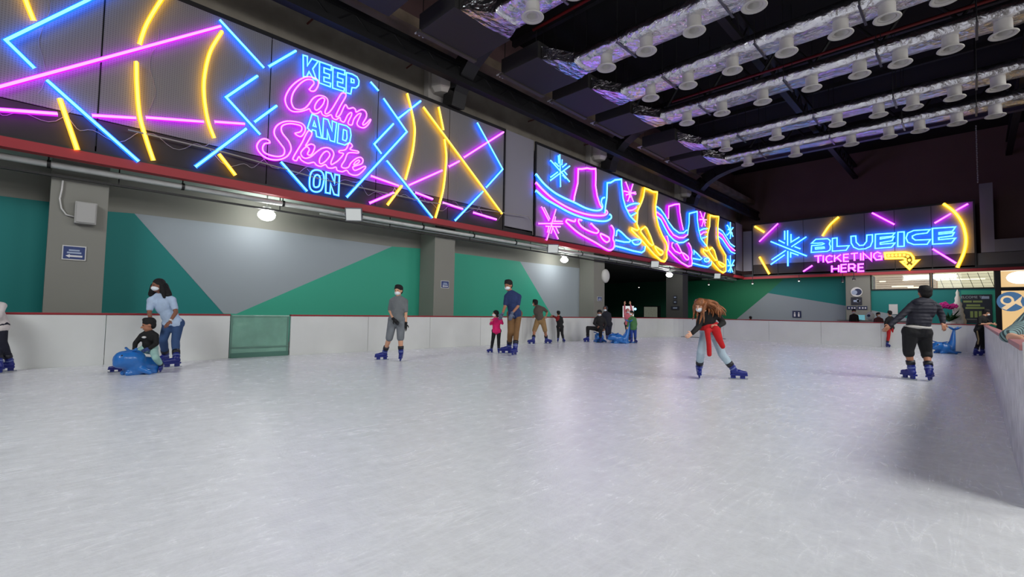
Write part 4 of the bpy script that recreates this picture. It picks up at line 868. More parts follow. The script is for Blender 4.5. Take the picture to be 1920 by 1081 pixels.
def quilted(name, c):
    m = mat(name, c, .75); N = m.node_tree.nodes; L = m.node_tree.links; p = N['Principled BSDF']; tc = N.new('ShaderNodeTexCoord')
    wv = N.new('ShaderNodeTexWave'); wv.bands_direction = 'Z'; wv.wave_profile = 'SIN'; wv.inputs['Scale'].default_value = 5.2; wv.inputs['Distortion'].default_value = 1.2; wv.inputs['Detail Scale'].default_value = 2; L.new(tc.outputs['Object'], wv.inputs[0])
    b = N.new('ShaderNodeBump'); b.inputs['Strength'].default_value = .7; b.inputs['Distance'].default_value = .008; L.new(wv.outputs['Fac'], b.inputs['Height']); L.new(b.outputs[0], p.inputs['Normal']); return m
def person(label, base, S, J, feet, face, skin='light', top=None, sleeve=1., bottom=None, leg=1., hair=HAIRB, hairkind='short', mask=True, glove=None,
           hem=.0, head_s=1., bulk=1., D=None, skates=True, group=None, topmats=None, topfn=None, name='person', waist=None, look_up=0., cuff=None, torso_depth=1.):
    """J: pixel joints (px, py, depth offset): head neck sa ea wa ha sb eb wb hb pe ka kb ; feet: (px, py, toe_right, toe_away)"""
    G = [on_z(x, y) for x, y, *_ in feet] if base is None else None
    D0 = D if D is not None else sum(g.dot(FW) for g in G) / 2
    k = S / 1.7
    j = {n: at_d(q[0], q[1], D0 + (q[2] if len(q) > 2 else 0)) for n, q in J.items()}
    if G is None: G = [at_d(x, 700, D0 + (q[2] if len(q) > 4 else 0)).xy.to_3d() for x, y, *q in feet]
    G = [V((g.x, g.y, 0)) for g in G]
    org = V(((G[0].x + G[1].x) / 2, (G[0].y + G[1].y) / 2, 0))
    t = thing(name, org, label, 'person', group)
    up_ = V((0, 0, 1)); vox = max(.011, .0125 * k ** .5)
    hips = (j['sb'] - j['sa']); hips.z *= .3; hips.normalize(); hw = .088 * k * bulk
    ha_, hb_ = j['pe'] - hips * hw, j['pe'] + hips * hw
    if 'hia' in j: ha_, hb_ = j['hia'], j['hib']
    toes = [(RT * q[2] + FW * q[3]).normalized() for q in feet]
    soleh = .085 * k if skates else .02
    ank = []
    for g, td, kn in zip(G, toes, (j['ka'], j['kb'])):
        a = g - td * .055 * k + up_ * (soleh + .085 * k); ank.append(a)
    chest = lerp(j['neck'], j['pe'], .34); belly = lerp(j['neck'], j['pe'], .68)
    tf = V(face[:2]); fdir = (RT * face[0] + FW * face[1] + up_ * (face[2] if len(face) > 2 else 0)).normalized()
    side = (j['sb'] - j['sa']).normalized(); tup = (j['neck'] - j['pe']).normalized(); tfw = side.cross(tup).normalized()
    RM = Matrix((side, tfw, side.cross(tfw) * -1 if side.cross(tfw).dot(tup) < 0 else side.cross(tfw))).transposed()
    hh = .125 * k * head_s                                     # half head height
    HC = j['head']; hx = fdir.cross(up_).normalized(); hu = hx.cross(fdir).normalized()
    HR = Matrix((hx, fdir, hu)).transposed()
    H_ = lambda x, y, z: HC + HR @ V((x * hh, y * hh, z * hh))
    def head_g():
        return [sphg(H_(0, -.05, .2), (.66 * hh, .80 * hh, .76 * hh), 16, 12, HR), sphg(H_(0, .18, -.3), (.52 * hh, .60 * hh, .62 * hh), 14, 10, HR),
                sphg(H_(0, .42, -.68), (.26 * hh, .24 * hh, .24 * hh), 10, 8, HR), cap_(H_(0, .72, .02), H_(0, .92, -.2), .085 * hh, .14 * hh, 8),
                sphg(H_(.67, -.02, -.02), (.09 * hh, .18 * hh, .25 * hh), 8, 6, HR), sphg(H_(-.67, -.02, -.02), (.09 * hh, .18 * hh, .25 * hh), 8, 6, HR)]
    b = bulk
    def torso(e):                                              # e: extra thickness
        return [sphg(chest, ((.165 * b) * k + e, .105 * b * k * torso_depth + e, .19 * k + e), 16, 12, RM), sphg(belly, (.138 * b * k + e, .10 * b * k * torso_depth + e, .17 * k + e), 14, 10, RM),
                cap_(j['sa'], lerp(j['sa'], j['neck'], .8), .052 * k + e, .06 * k + e), cap_(j['sb'], lerp(j['sb'], j['neck'], .8), .052 * k + e, .06 * k + e), cap_(j['sa'], chest, .05 * k + e, .08 * k + e), cap_(j['sb'], chest, .05 * k + e, .08 * k + e)]
    def pelvis(e):
        return [cap_(ha_, hb_, .098 * k * b + e, .098 * k * b + e), cap_(lerp(belly, j['pe'], .4), j['pe'], .12 * b * k + e, .12 * b * k + e)]
    def arm(s, e, t_=1.):
        S0, E0, W0 = j['s' + s], j['e' + s], j['w' + s]; g = []
        if t_ <= .5: m_ = lerp(S0, E0, t_ * 2); g.append(cap_(S0, m_, .048 * k + e, (.048 - .010 * t_ * 2) * k + e))
        else: g += [cap_(S0, E0, .048 * k + e, .038 * k + e), cap_(E0, lerp(E0, W0, (t_ - .5) * 2), .038 * k + e, (.038 - .013 * (t_ - .5) * 2) * k + e)]
        return g
    def leg_g(i, e, t_=1.):
        S0 = (ha_, hb_)[i]; K0 = (j['ka'], j['kb'])[i]; A0 = ank[i]; g = []
        if t_ <= .5: g.append(cap_(S0, lerp(S0, K0, t_ * 2), .082 * k * b + e, (.082 * b - .026 * t_ * 2) * k + e))
        else:
            g.append(cap_(S0, K0, .082 * k * b + e, .056 * k + e)); tt = (t_ - .5) * 2
            calf = lerp(K0, A0, .3); g.append(cap_(K0, lerp(K0, A0, min(tt, .3)), .056 * k + e, .055 * k + e))
            if tt > .3: g.append(cap_(calf, lerp(K0, A0, tt), .055 * k + e, (.055 - .02 * tt) * k + e))
        return g
    bg = head_g() + [cap_(j['neck'], H_(0, -.12, -.4), .05 * k, .052 * k)] + torso(-.004) + pelvis(-.006)
    for s in 'ab': bg += arm(s, 0)
    for i in (0, 1): bg += leg_g(i, 0)
    for i in (0, 1): bg += [cap_(ank[i], G[i] + toes[i] * .06 * k + up_ * (soleh + .03 * k), .036 * k, .028 * k)]
    ex = []
    if glove is None:
        for s, sd in (('a', 1), ('b', -1)): ex += hand_shapes(j['w' + s], j['h' + s], S, sd)
    solid('body', bg, SKIN[skin], t, vox, 2, ex)
    # face
    for sx in (-.25, .25): M_('eye', sphg(H_(sx, .69, .08), .075 * hh, 8, 6), EYE, t)
    if mask:
        solid('face_mask', [sphg(H_(0, .30, -.38), (.53 * hh, .62 * hh, .42 * hh), 14, 10, HR), sphg(H_(0, .80, -.3), (.2 * hh, .2 * hh, .26 * hh), 10, 8, HR)], mask if mask is not True else MASK, t, vox * .8, 2)
    else:
        M_('mouth', sphg(H_(0, .76, -.52), (.17 * hh, .05 * hh, .045 * hh), 8, 6, HR), LIP, t)
    # hair
    if hairkind == 'short':
        solid('hair', [sphg(H_(0, -.14, .42), (.78 * hh, .86 * hh, .74 * hh), 16, 12, HR), sphg(H_(0, -.42, .0), (.68 * hh, .5 * hh, .68 * hh), 14, 10, HR), sphg(H_(0, .26, .88), (.55 * hh, .42 * hh, .30 * hh), 12, 8, HR)], hair, t, vox * .9, 2)
    elif hairkind == 'hood':
        solid('hood', [sphg(H_(0, -.2, .2), (.85 * hh, .85 * hh, .95 * hh), 16, 12, HR), cap_(H_(0, -.3, -.2), j['neck'] + up_ * .02, .6 * hh, .6 * hh)], hair, t, vox, 2)
    elif hairkind == 'long':
        g = [sphg(H_(0, -.12, .36), (.76 * hh, .82 * hh, .72 * hh), 16, 12, HR), sphg(H_(0, -.5, -.2), (.7 * hh, .5 * hh, .9 * hh), 14, 10, HR)]
        for sx in (-1, 1): g += [cap_(H_(.62 * sx, -.15, .2), H_(.8 * sx, -.2, -.9), .3 * hh, .34 * hh), cap_(H_(.8 * sx, -.2, -.9), H_(.95 * sx, -.25, -1.7), .34 * hh, .2 * hh)]
        g += [cap_(H_(0, -.6, -.2), H_(.2, -.75, -1.7), .55 * hh, .4 * hh)]
        solid('hair', g, hair, t, vox * .9, 2)
    elif hairkind == 'bob':
        g = [sphg(H_(0, -.15, .3), (.82 * hh, .88 * hh, .78 * hh), 16, 12, HR), sphg(H_(0, -.5, -.25), (.78 * hh, .5 * hh, .75 * hh), 14, 10, HR), sphg(H_(.7, -.2, -.35), (.25 * hh, .45 * hh, .6 * hh), 10, 8, HR), sphg(H_(-.7, -.2, -.35), (.25 * hh, .45 * hh, .6 * hh), 10, 8, HR)]
        solid('hair', g, hair, t, vox * .9, 2)
    # clothes
    if top:
        e = .014 * k ** .3; g = torso(e)
        g.append(cap_(belly, lerp(belly, j['pe'], .55 + hem), .125 * b * k + e, .125 * b * k + e) if hem > -.3 else torso(e)[0])
        if hem > .2: g += [cap_(lerp(ha_, hb_, .1), lerp(hb_, ha_, .1), .11 * k * b + e, .11 * k * b + e)]
        if hem <= -.5: g = [sphg(chest, (.165 * b * k + e, .108 * b * k + e, .17 * k + e), 16, 12, RM)] + torso(e)[2:]
        for s in 'ab': g += arm(s, e, sleeve)
        g.append(cap_(lerp(j['neck'], HC, .05), lerp(j['neck'], chest, .3), .055 * k + e * .5, .07 * k + e))
        if topmats: solid('shirt', g, None, t, vox, 2, mats=topmats, mi_fn=topfn(j, k))
        else: solid('shirt', g, top, t, vox, 2)
    if waist:
        solid('waistband', [sphg(j['pe'] + up_ * .015 * k, (.215, .175, .055), 20, 10, RM)], waist, t, vox, 2)
    if bottom:
        e = .013 * k ** .3; g = pelvis(e)
        for i in (0, 1): g += leg_g(i, e + (.012 if leg < .75 else 0), leg)
        solid('trousers', g, bottom, t, vox, 2)
    if glove:
        for s, sd in (('a', 1), ('b', -1)):
            g = hand_shapes(j['w' + s], j['h' + s], S * 1.12, sd); d = (j['h' + s] - j['w' + s]).normalized()
            M_('glove', join(g + [tubeg(j['w' + s] - d * .035 * k, j['w' + s] + d * .02 * k, .034 * k, .032 * k, 10)]), glove, t, smooth=True)
    for i in (0, 1):
        td = toes[i]; g0 = G[i]; sd = td.cross(up_); kn = (j['ka'], j['kb'])[i]; sh = (kn - ank[i]).normalized()
        z0 = up_ * soleh
        boot = solid('skate_boot' if skates else 'shoe', [cap_(ank[i] + sh * (.13 * k if skates else .0), ank[i], .058 * k, .054 * k), cap_(g0 - td * .075 * k + z0 + up_ * .045 * k, g0 + td * .03 * k + z0 + up_ * .045 * k, .048 * k, .047 * k),
                     cap_(g0 + td * .03 * k + z0 + up_ * .04 * k, g0 + td * .125 * k + z0 + up_ * .033 * k, .045 * k, .037 * k)], BOOT if skates else GLK, t, .011, 2)
        if skates:
            F = lambda a, s_, z: g0 + td * a * k + sd * s_ * k + up_ * z * k
            sole = prism([F(-.12, -.038, .07), F(.15, -.034, .07), F(.165, 0, .07), F(.15, .034, .07), F(-.12, .038, .07)], (0, 0, 1), .028 * k)
            posts = [prism([F(-.11, -.012, .02), F(-.03, -.012, .02), F(-.03, .012, .02), F(-.11, .012, .02)], (0, 0, 1), .055 * k), prism([F(.04, -.012, .02), F(.12, -.012, .02), F(.12, .012, .02), F(.04, .012, .02)], (0, 0, 1), .055 * k)]
            M_('blade_holder', join([sole] + posts), BOOT, boot); M_('blade', prism([F(-.15, -.003, 0.002), F(.15, -.003, 0.002), F(.17, -.003, .02), F(.16, -.003, .035), F(-.15, -.003, .03)], sd, .006 * k), BLADE, boot)
            M_('cuff', tubeg(ank[i] + sh * .09 * k, ank[i] + sh * .16 * k, .063 * k, .065 * k, 14), BOOTB, boot, smooth=True)
            q = ank[i] + sh * .04 * k; M_('buckle_strap', tubeg(q - sh * .012 * k, q + sh * .012 * k, .0605 * k, n=14), mat('strap_grey', (.35, .4, .62), .5), boot)
    return t, j, dict(HC=HC, HR=HR, hh=hh, k=k, ha=ha_, hb=hb_, chest=chest, belly=belly, D=D0, G=G, ank=ank)

# ---- foreground and middle skaters
denim = CLO('denim', (.19, .30, .47)); 
tw, jw, iw = person('woman in light blue shirt and jeans bending forward behind the boy on a seal aid', None, 1.64,
    dict(head=(297, 535, -.05), neck=(301, 553), sa=(283, 563, -.05), ea=(280, 586, -.12), wa=(283, 602, -.22), ha=(284, 609, -.3), sb=(323, 562, .02), eb=(330, 585, -.06), wb=(319, 602, -.2), hb=(311, 611, -.3),
         pe=(325, 606, .12), ka=(306, 637, -.02), kb=(329, 639, .05)), [(304, 684, -.3, -1), (323, 689, -.6, -.8)], (-.55, -1, -.1), 'brown', CLO('light_blue_shirt', (.68, .76, .86)), .34, denim, .97, hairkind='long', hem=.3, bulk=.95)
lk = []
for i in range(46):
    a = random.uniform(-2.6, 2.6); hh_ = iw['hh']; st = iw['HC'] + iw['HR'] @ V((.72 * math.sin(a), -.25 - .45 * abs(math.cos(a)), .5 * random.random())) * hh_
    ln = random.uniform(.20, .33); td_ = (V((0, 0, -1)) + RT * (.35 * math.sin(a) + random.uniform(-.1, .45)) + FW * .15).normalized(); ph = random.uniform(0, 6)
    lk.append(pathg([st + td_ * ln * q / 6 + V((.014 * math.sin(q + ph), .014 * math.cos(q + ph), 0)) for q in range(7)], [.024, .026, .027, .026, .022, .016, .006], 6))
lk += [cap_(at_d(289, 536, iw['D'] - .05), at_d(284, 551, iw['D'] - .06), .055, .05), cap_(at_d(307, 536, iw['D'] + .02), at_d(315, 552, iw['D'] - .0), .07, .06)]
M_('hair_locks', join(lk), HAIRB, tw, smooth=True)
M_('watch', tubeg(jw['wb'], jw['wb'] + (jw['eb'] - jw['wb']).normalized() * .03, .03, n=12), WHITEP, tw)
tb, jb, ib = person('small boy in black sweater and mint trousers riding the nearest blue seal', None, 1.12,
    dict(head=(279, 609, -.02), neck=(280, 622), sa=(266, 629), ea=(254, 643, -.05), wa=(252, 654, -.14), ha=(252, 660, -.2), sb=(292, 629), eb=(293, 644, -.02), wb=(281, 652, -.12), hb=(274, 655, -.16),
         pe=(280, 653, .04), ka=(243, 666, -.22), kb=(292, 670, -.24)), [(218, 698, -.9, -.5), (301, 698, .5, -.8)], (-.75, -.7, -.2), 'tan', CLO('black_sweater', (.05, .05, .055)), 1., CLO('mint', (.60, .76, .72)), .96, mask=False, hem=.2, glove=GLB, head_s=1.3)
M_('chest_print', sphg(at_d(270, 632, ib['D'] - .155), (.035, .03, .018), 10, 6), WHITEP, tb)
person('boy in grey t-shirt and shorts with black gloves, standing on the ice alone', None, 1.6,
    dict(head=(747, 545), neck=(747, 558), sa=(735, 564), ea=(731, 582), wa=(738, 598, -.14), ha=(747, 607, -.2), sb=(760, 565), eb=(761, 585, .03), wb=(761, 606, -.02), hb=(759, 619, -.03),
         pe=(744, 599), ka=(730, 633, -.05), kb=(751, 633, -.03)), [(716, 675, -.85, -.5), (751, 677, .15, -1)], (-.25, -1, -.05), 'light', CLO('grey_tee', (.42, .44, .45)), .42, CLO('grey_shorts', (.44, .46, .48)), .5, hem=.25, glove=GLK)
person('toddler in bright pink jacket and black trousers held by the man in navy', None, 1.0,
    dict(head=(929, 588, -.02), neck=(930, 597), sa=(923, 601), ea=(920, 607, -.05), wa=(922, 603, -.14), ha=(921, 600, -.16), sb=(938, 601), eb=(942, 606, -.03), wb=(940, 598, .05), hb=(940, 593, .08),
         pe=(931, 620), ka=(924, 637), kb=(935, 637)), [(919, 661, -1, -.3), (935, 663, .1, -1)], (-.9, -.5), 'fair', CLO('pink_jacket', (.86, .10, .42)), 1., CLO('black_leggings', (.07, .07, .08)), .96, hairkind='bob', hem=.5, head_s=1.25, bulk=1.1)
person('tall man in navy polo and brown trousers holding the toddler in pink', None, 1.85,
    dict(head=(953, 535), neck=(958, 548), sa=(950, 556), ea=(947, 574, -.05), wa=(942, 588, -.05), ha=(939, 594, -.02), sb=(973, 556), eb=(971, 574, -.05), wb=(960, 587, -.16), hb=(957, 596, -.2),
         pe=(965, 588, .05), ka=(957, 622), kb=(968, 622)), [(950, 663, -1, -.25), (964, 666, -.4, -.9)], (-.6, -1, -.2), 'tan', CLO('navy_polo', (.13, .20, .38)), .38, CLO('brown_trousers', (.48, .35, .21)), .95, hem=.5, glove=GLG, bulk=.95)
person('person in brown t-shirt and tan shorts leaning on the boards with legs apart', None, 1.6,
    dict(head=(1003, 568, .1), neck=(1007, 574, .05), sa=(1008, 579, .05), ea=(1003, 585, .1), wa=(1003, 591, .12), ha=(1001, 593, .15), sb=(1020, 579), eb=(1026, 584, .05), wb=(1024, 592, .02), hb=(1021, 596, 0),
         pe=(1013, 601), ka=(1002, 619), kb=(1022, 619)), [(997, 645, -1, .2), (1027, 644, .7, -.3)], (-.7, .7), 'tan', CLO('brown_tee', (.33, .29, .26)), .4, CLO('tan_shorts', (.58, .46, .30)), .5, hem=.2)
def two_tone(j, k): return lambda c: 1 if (c - j['sa']).length < .12 or (c - j['ea']).length < .18 else 0
person('child in black jacket with red shoulder holding on to the left boards', None, 1.2,
    dict(head=(1047, 587), neck=(1048, 593), sa=(1044, 596), ea=(1040, 594, .08), wa=(1037, 592, .12), ha=(1034, 592, .14), sb=(1053, 596), eb=(1055, 604), wb=(1052, 610, -.05), hb=(1050, 613, -.08),
         pe=(1050, 612), ka=(1047, 625), kb=(1054, 625)), [(1046, 641.5, -.2, -1), (1057, 641.5, .3, -1)], (-.3, .95), 'light', True, 1., CLO('black_leggings', (.07, .07, .08)), .95, hem=.3,
    topmats=[CLO('black_jacket', (.07, .07, .08)), CLO('red_jacket', (.55, .10, .12))], topfn=two_tone)
dk = CLO('dark_clothes', (.09, .085, .095))
person('adult in dark clothes sitting on the small blue seal near the far left corner', None, 1.65,
    dict(head=(1124, 587), neck=(1124, 593), sa=(1117, 598), ea=(1114, 606, -.1), wa=(1120, 611, -.25), ha=(1123, 613, -.28), sb=(1132, 598), eb=(1136, 607), wb=(1133, 615, -.1), hb=(1131, 618, -.14),
         pe=(1124, 616), ka=(1102, 614, -.15), kb=(1126, 615, -.4)), [(1100, 641, -.8, -.5), (1126, 642, -.2, -1)], (-.3, -1, -.1), 'brown', dk, 1., CLO('black_leggings', (.07, .07, .08)), .95, hem=.2)
person('person in dark blue coat standing behind the seated adult by the corner boards', None, 1.6,
    dict(head=(1135, 579), neck=(1136, 585), sa=(1131, 589), ea=(1130, 598), wa=(1132, 605), ha=(1133, 609), sb=(1143, 589), eb=(1145, 598), wb=(1144, 606), hb=(1143, 610),
         pe=(1140, 607), ka=(1138, 621), kb=(1143, 621)), [(1138, 638, -.2, -1), (1144, 638, .2, -1)], (-.5, -1), 'brown', CLO('dark_coat', (.11, .12, .16)), 1., CLO('dark_jeans', (.10, .12, .20)), .95, hem=.5, hairkind='hood', hair=CLO('dark_coat', (.11, .12, .16)))
person('child in pink hooded top with both arms raised behind the blue seal', None, 1.35,
    dict(head=(1177, 583), neck=(1177, 589), sa=(1172, 592), ea=(1171, 580), wa=(1171, 570), ha=(1172, 563), sb=(1183, 592), eb=(1184, 580), wb=(1182, 570), hb=(1181, 563),
         pe=(1178, 606), ka=(1176, 621), kb=(1181, 621)), [(1175, 638, -.3, -1), (1181, 638, .2, -1)], (-.1, -1), 'light', CLO('soft_pink', (.80, .42, .46)), .9, CLO('black_leggings', (.07, .07, .08)), .95, hem=.4, hairkind='hood', hair=CLO('soft_pink', (.80, .42, .46)), bulk=1.1)
person('child in green jacket and blue trousers standing beside the blue seal', None, 1.25,
    dict(head=(1184, 587), neck=(1185, 594), sa=(1180, 598), ea=(1178, 606, -.05), wa=(1177, 612, -.15), ha=(1176, 615, -.18), sb=(1191, 598), eb=(1193, 607), wb=(1192, 615), hb=(1191, 619),
         pe=(1187, 615), ka=(1184, 628), kb=(1191, 628)), [(1184, 643, -.5, -1), (1192, 643, .2, -1)], (-.9, -.4), 'light', CLO('green_jacket', (.27, .46, .27)), 1., CLO('royal_blue', (.13, .25, .55)), .95, hem=.4)

tg, jg, ig = person('girl in black crop top and pale jeans gliding with red jacket tied at her waist', None, 1.6,
    dict(head=(1313, 573, -.06), neck=(1322, 587), sa=(1313, 595, -.05), ea=(1310, 612, -.1), wa=(1298, 624, -.22), ha=(1288, 631, -.27), sb=(1345, 590, .02), eb=(1356, 605, .05), wb=(1346, 612, -.06), hb=(1338, 612, -.12),
         pe=(1331, 622, .04), ka=(1314, 661, -.08), kb=(1354, 664, .0)), [(1311, 709, -.35, -1), (1383, 711, .9, -.35)], (-.75, -.65, -.35), 'fair', CLO('black_knit', (.05, .05, .055)), 1., CLO('pale_denim', (.66, .74, .79)), .97, hairkind='none', hem=-.6, bulk=.95)
# long loose hair: many tapered locks swept to the right
Hl = lambda x, y, z: ig['HC'] + ig['HR'] @ V((x, y, z)) * ig['hh']
locks = [sphg(Hl(0, -.12, .36), tuple(q * ig['hh'] for q in (.78, .86, .74)), 16, 12, ig['HR'])]
sweep = RT * 1.; hh = ig['hh']
for i in range(90):
    a = random.uniform(-2.2, 2.2); st = Hl(.7 * math.sin(a), -.25 - .5 * abs(math.cos(a)) * random.random(), .55 * random.random() + .15)
    ln = random.uniform(.22, .38); left = i % 5 == 0
    tgt = (V((0, 0, -1)) * 1.0 + (RT * (-.2 if left else random.uniform(.7, 2.2))) + FW * random.uniform(-.35, .2)).normalized()
    P = []; ph = random.uniform(0, 6)
    for s in range(7):
        u = s / 6; P.append(st + tgt * ln * u + RT * (0 if left else .06 * math.sin(math.pi * u)) + V((.012 * math.sin(7 * u + ph), .012 * math.cos(7 * u + ph), .03 * math.sin(math.pi * u))))
    locks.append(pathg(P, [.026, .026, .024, .021, .017, .012, .004], 6))
M_('hair', join(locks), HAIRG, tg, smooth=True)
redc = CLO('red_fleece', (.72, .05, .09)); w_ = (jg['pe'] + V((0, 0, .06)))
solid('tied_jacket', [cap_(lerp(ig['ha'], w_, .2) + V((0, 0, .07)), lerp(ig['hb'], w_, .2) + V((0, 0, .05)), .125, .125), cap_(at_d(1326, 620, ig['D'] - .17), at_d(1329, 642, ig['D'] - .22), .045, .040), cap_(at_d(1329, 642, ig['D'] - .22), at_d(1330, 664, ig['D'] - .22), .040, .038),
      cap_(at_d(1342, 618, ig['D'] - .12), at_d(1349, 637, ig['D'] - .16), .075, .055), cap_(at_d(1349, 637, ig['D'] - .16), at_d(1355, 649, ig['D'] - .16), .052, .042), sphg(at_d(1329, 619, ig['D'] - .15), .05, 10, 8)], redc, tg, .012, 2)
tm, jm, im = person('man in black puffer jacket and black shorts skating away on the right', None, 1.75,
    dict(head=(1734, 550, .02), neck=(1733, 562), sa=(1709, 574), ea=(1687, 594), wa=(1669, 609), ha=(1661, 617), sb=(1757, 576), eb=(1766, 592, -.02), wb=(1768, 604, -.08), hb=(1770, 612, -.12),
         pe=(1720, 615), hia=(1708, 622), hib=(1731, 624), ka=(1703, 656, .03), kb=(1737, 660, .03)), [(1705, 711, 0, 1), (1744, 714, .75, .6)], (.35, 1), 'tan', quilted('cloth_black_puffer', (.12, .125, .175)), 1., CLO('black_shorts', (.07, .075, .09)), .58, mask=False, hem=.0, bulk=1.22, waist=CLO('white_hem', (.75, .74, .72)), torso_depth=1.1)
solid('hood', [cap_(at_d(1721, 568, im['D'] - .06), at_d(1744, 569, im['D'] - .06), .07, .07)], MATS['cloth_black_puffer'], tm, .013, 2)
person('child in black top and red trousers standing at the far boards', None, 1.25,
    dict(head=(1668, 587), neck=(1669, 594), sa=(1663, 598), ea=(1660, 606), wa=(1660, 613), ha=(1660, 617), sb=(1676, 598), eb=(1679, 606), wb=(1678, 613), hb=(1677, 617),
         pe=(1670, 614), ka=(1666, 630), kb=(1675, 630)), [(1665, 651, -.1, -1), (1678, 651, .4, -1)], (.1, 1), 'light', CLO('black_jacket', (.07, .07, .08)), 1., CLO('red_trousers', (.70, .08, .10)), .9, hem=.3, mask=False)
ty, jy, iy = person('boy in black with tan-striped trousers leaning on the right-hand boards', None, 1.4,
    dict(head=(1849, 586), neck=(1844, 594), sa=(1836, 597, -.05), ea=(1836, 607, -.1), wa=(1849, 607, -.16), ha=(1856, 606, -.18), sb=(1848, 598, .08), eb=(1855, 605, .05), wb=(1862, 607, .0), hb=(1868, 608, 0),
         pe=(1836, 619), ka=(1837, 637), kb=(1843, 637)), [(1833, 667, .8, -.3), (1845, 666, .95, -.2)], (.9, -.3, -.3), 'light', CLO('black_sweater', (.05, .05, .055)), .45, CLO('black_leggings', (.07, .07, .08)), .95, hem=.3)
M_('side_stripe', pathg([at_d(1832, 620, iy['D'] - .1), at_d(1835, 636, iy['D'] - .09), at_d(1832, 654, iy['D'] - .06)], .018, 6), mat('tan_stripe', (.62, .55, .38), .8), ty)
person('person in cream top and dark trousers cut off at the left edge', None, 1.45,
    dict(head=(-30, 566), neck=(-18, 570), sa=(-16, 577), ea=(-26, 596), wa=(-34, 612), ha=(-38, 620), sb=(4, 573), eb=(-4, 595, -.08), wb=(-18, 610, -.15), hb=(-24, 618, -.16),
         pe=(1, 609), hia=(-4, 613), hib=(3, 613), ka=(-8, 640), kb=(4, 641)), [(-10, 700, -1, -.2), (9, 697, -.6, -.6)], (-1, -.1), 'light', CLO('cream_top', (.82, .79, .78)), 1., CLO('dark_navy_trousers', (.07, .08, .15)), .93, hem=.3, bulk=.9)
# person in a striped top leaning over the near right boards (outside the rink)
def stripes(name, a, b, s):
    m = bpy.data.materials.new(name); m.use_nodes = True; N = m.node_tree.nodes; L = m.node_tree.links; p = N['Principled BSDF']; tc = N.new('ShaderNodeTexCoord')
    mp = N.new('ShaderNodeMapping'); mp.inputs['Rotation'].default_value = (0, .6, .5)
    wv = N.new('ShaderNodeTexWave'); wv.inputs['Scale'].default_value = s; wv.inputs['Distortion'].default_value = .6; wv.inputs['Detail'].default_value = 0; rp = N.new('ShaderNodeValToRGB'); rp.color_ramp.interpolation = 'CONSTANT'
    rp.color_ramp.elements[0].color = (*lin(a), 1); rp.color_ramp.elements[1].color = (*lin(b), 1); rp.color_ramp.elements[1].position = .5
    L.new(tc.outputs['Object'], mp.inputs[0]); L.new(mp.outputs[0], wv.inputs[0]); L.new(wv.outputs['Fac'], rp.inputs[0]); L.new(rp.outputs[0], p.inputs['Base Color']); p.inputs['Roughness'].default_value = .85; return m
STR = stripes('striped_knit', (.20, .26, .28), (.48, .60, .60), 13)
person('person in teal and grey striped top leaning over the near right boards', 'out', 1.7,
    dict(head=(1955, 560), neck=(1948, 585), sa=(1916, 614, -.1), ea=(1890, 630, -.45), wa=(1918, 636, -.6), ha=(1945, 632, -.65), sb=(1990, 612, .1), eb=(1980, 646, -.2), wb=(1935, 640, -.45), hb=(1908, 632, -.55),
         pe=(1965, 690), ka=(1955, 760), kb=(1985, 760)), [(1955, 900, -1, .3), (1990, 900, -.9, .3)], (-1, .2), 'fair', STR, .5, CLO('dark_jeans', (.10, .12, .20)), .97, hem=.3, D=4.1, skates=False)
# people behind the far boards (at the counter)
def stander(label, px, py, Y, S, top, pants, face, mask=True, hair=HAIRB):
    hd = on_y(px, py, Y); D0 = hd.dot(FW); z = hd.z; k = S / 1.7; s = FP / hd.dot(-1 * b_) if False else None
    def pj(dx, dz, dd=0):                       # world offset from the head -> picture point
        w_ = hd + RT * dx * k + V((0, 0, dz * k)) + FW * 0; v = w_ - V((0, 0, H)); c = AX * v.x + AY * v.y + AZ * v.z
        return (CX + FP * c.x / c.z, CY + FP * c.y / c.z, dd)
    J = dict(head=pj(0, 0), neck=pj(0, -.17), sa=pj(-.18, -.24), ea=pj(-.23, -.5), wa=pj(-.2, -.72, -.15), ha=pj(-.18, -.8, -.18), sb=pj(.18, -.24), eb=pj(.23, -.5), wb=pj(.2, -.72, -.15), hb=pj(.18, -.8, -.18), pe=pj(0, -.7), ka=pj(-.09, -1.12), kb=pj(.09, -1.12))
    f0, f1 = pj(-.1, -1.5), pj(.1, -1.5)
    return person(label, 'out', S, J, [(f0[0], 0, .0, -1), (f1[0], 0, .1, -1)], face, 'light', top, 1., pants, .96, mask=mask, hair=hair, D=D0, skates=False, hem=.2)
for a in (('masked person in black behind the far boards in front of the signed column', 1601, 584, 30.0, 1.6, CLO('black_jacket', (.07, .07, .08)), (-.6, -1)), ('dark-haired masked person behind the far boards left of the red-trousered child', 1647, 590, 27.0, 1.45, CLO('dark_red_top', (.25, .10, .11)), (0, -1)),
          ('person whose dark hair just shows above the far boards below the green mural', 1407, 596, 25.5, 1.2, CLO('dark_clothes', (.09, .085, .095)), (0, 1))):
    stander(a[0], a[1], a[2], a[3], a[4], a[5], MATS['cloth_dark_clothes'], a[6])

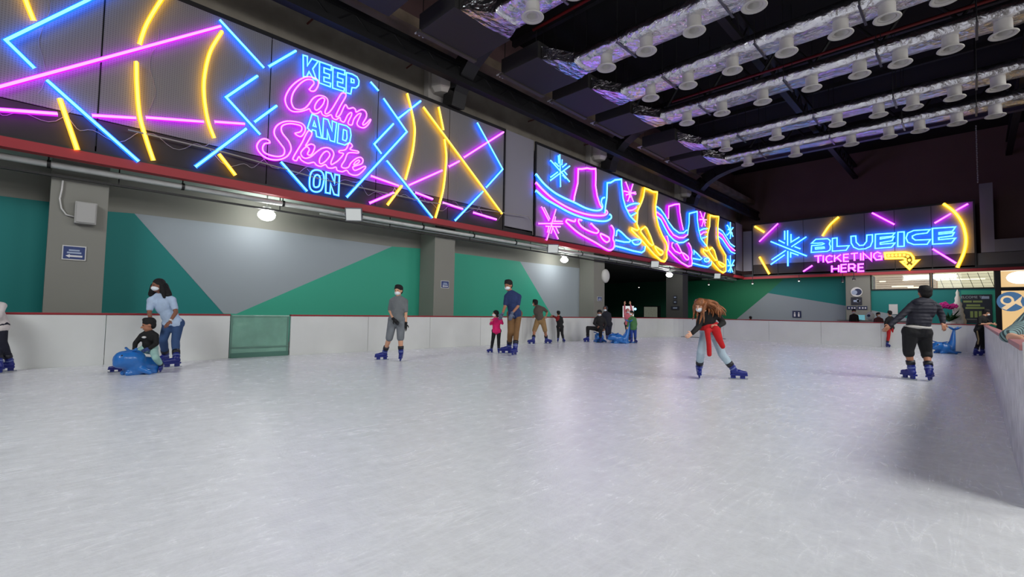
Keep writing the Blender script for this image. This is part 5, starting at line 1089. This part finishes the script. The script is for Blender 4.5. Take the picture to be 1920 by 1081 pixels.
# ================================================================== SEAL AIDS
SEAL = mat('seal_blue_plastic', (.13, .42, .72), .35, coat=.3)
def seal(label, px, py, L, hgt, dirv, tail=True, tail_h=.6, handle=True):
    g = on_z(px, py); f = (RT * dirv[0] + FW * dirv[1]).normalized(); s = f.cross(V((0, 0, 1))); u = V((0, 0, 1))
    t = thing('seal_skating_aid', g, label, 'skating aid', None)
    Q = lambda a, b, c: g + f * a * L + s * b * L + u * c * hgt
    gs = [cap_(Q(-.3, 0, .32), Q(.12, 0, .36), .30 * hgt, .34 * hgt), sphg(Q(.08, 0, .46), (.27 * L, .25 * L, .46 * hgt), 14, 10), cap_(Q(.2, 0, .56), Q(.36, 0, .58), .38 * hgt, .33 * hgt), cap_(Q(.4, 0, .50), Q(.48, 0, .46), .24 * hgt, .17 * hgt)]
    gs += [cap_(Q(-.36, .12, .08), Q(.3, .12, .08), .075 * hgt + .01, .075 * hgt + .01), cap_(Q(-.36, -.12, .08), Q(.3, -.12, .08), .075 * hgt + .01, .075 * hgt + .01)]
    gs += [cap_(Q(.05, .2, .22), Q(-.12, .34, .08), .05, .035), cap_(Q(.05, -.2, .22), Q(-.12, -.34, .08), .05, .035)]
    if tail: gs += [cap_(Q(-.25, 0, .4), Q(-.38, 0, .95), .36 * hgt, .22 * hgt), cap_(Q(-.38, 0, .95), Q(-.47, 0, 1. + tail_h * .55), .22 * hgt, .09 * hgt), cap_(Q(-.3, 0, .12), Q(-.75, 0, .08), .11 * hgt, .07 * hgt)]
    solid('shell', gs, SEAL, t, .016, 3)
    if tail:
        tp_ = Q(-.47, 0, 1. + tail_h * .55)
        M_('tail_fin', join([pathg([tp_, tp_ + s * .1 * sg + u * .03 - f * .01, tp_ + s * .2 * sg + u * .085 - f * .03], [.035, .028, .008], 8) for sg in (1, -1)] + [pathg([tp_, tp_ + f * .1 + u * .05, tp_ + f * .19 + u * .09], [.03, .024, .008], 8), pathg([tp_, tp_ - f * .1 + u * .05, tp_ - f * .17 + u * .09], [.03, .024, .008], 8)]), SEAL, t, smooth=True)
    for sg in (1, -1):
        M_('eye', sphg(Q(.46, .14 * sg, .74), .018, 8, 6), EYE, t)
        if handle: M_('handle', tubeg(Q(.2, .05 * sg, .86), Q(.2, .28 * sg, .98), .018, .018, 8), SEAL, t, smooth=True)
    M_('nose', sphg(Q(.555, 0, .52), .018, 8, 6), EYE, t)
    return t
seal('blue plastic seal skating aid ridden by the boy in black sweater', 259, 701, .56, .41, (-.45, -.9), tail=False)
seal('small blue seal skating aid under the seated adult in dark clothes', 1124, 641, .66, .38, (-.4, -.9), tail=False)
seal('blue seal skating aid with raised tail in front of the child in pink', 1161, 643, .86, .38, (-1, -.3), tail_h=1.9)
seal('blue seal skating aid standing alone by the far right boards', 1771, 662, .80, .38, (-1, -.15), tail_h=1.75)
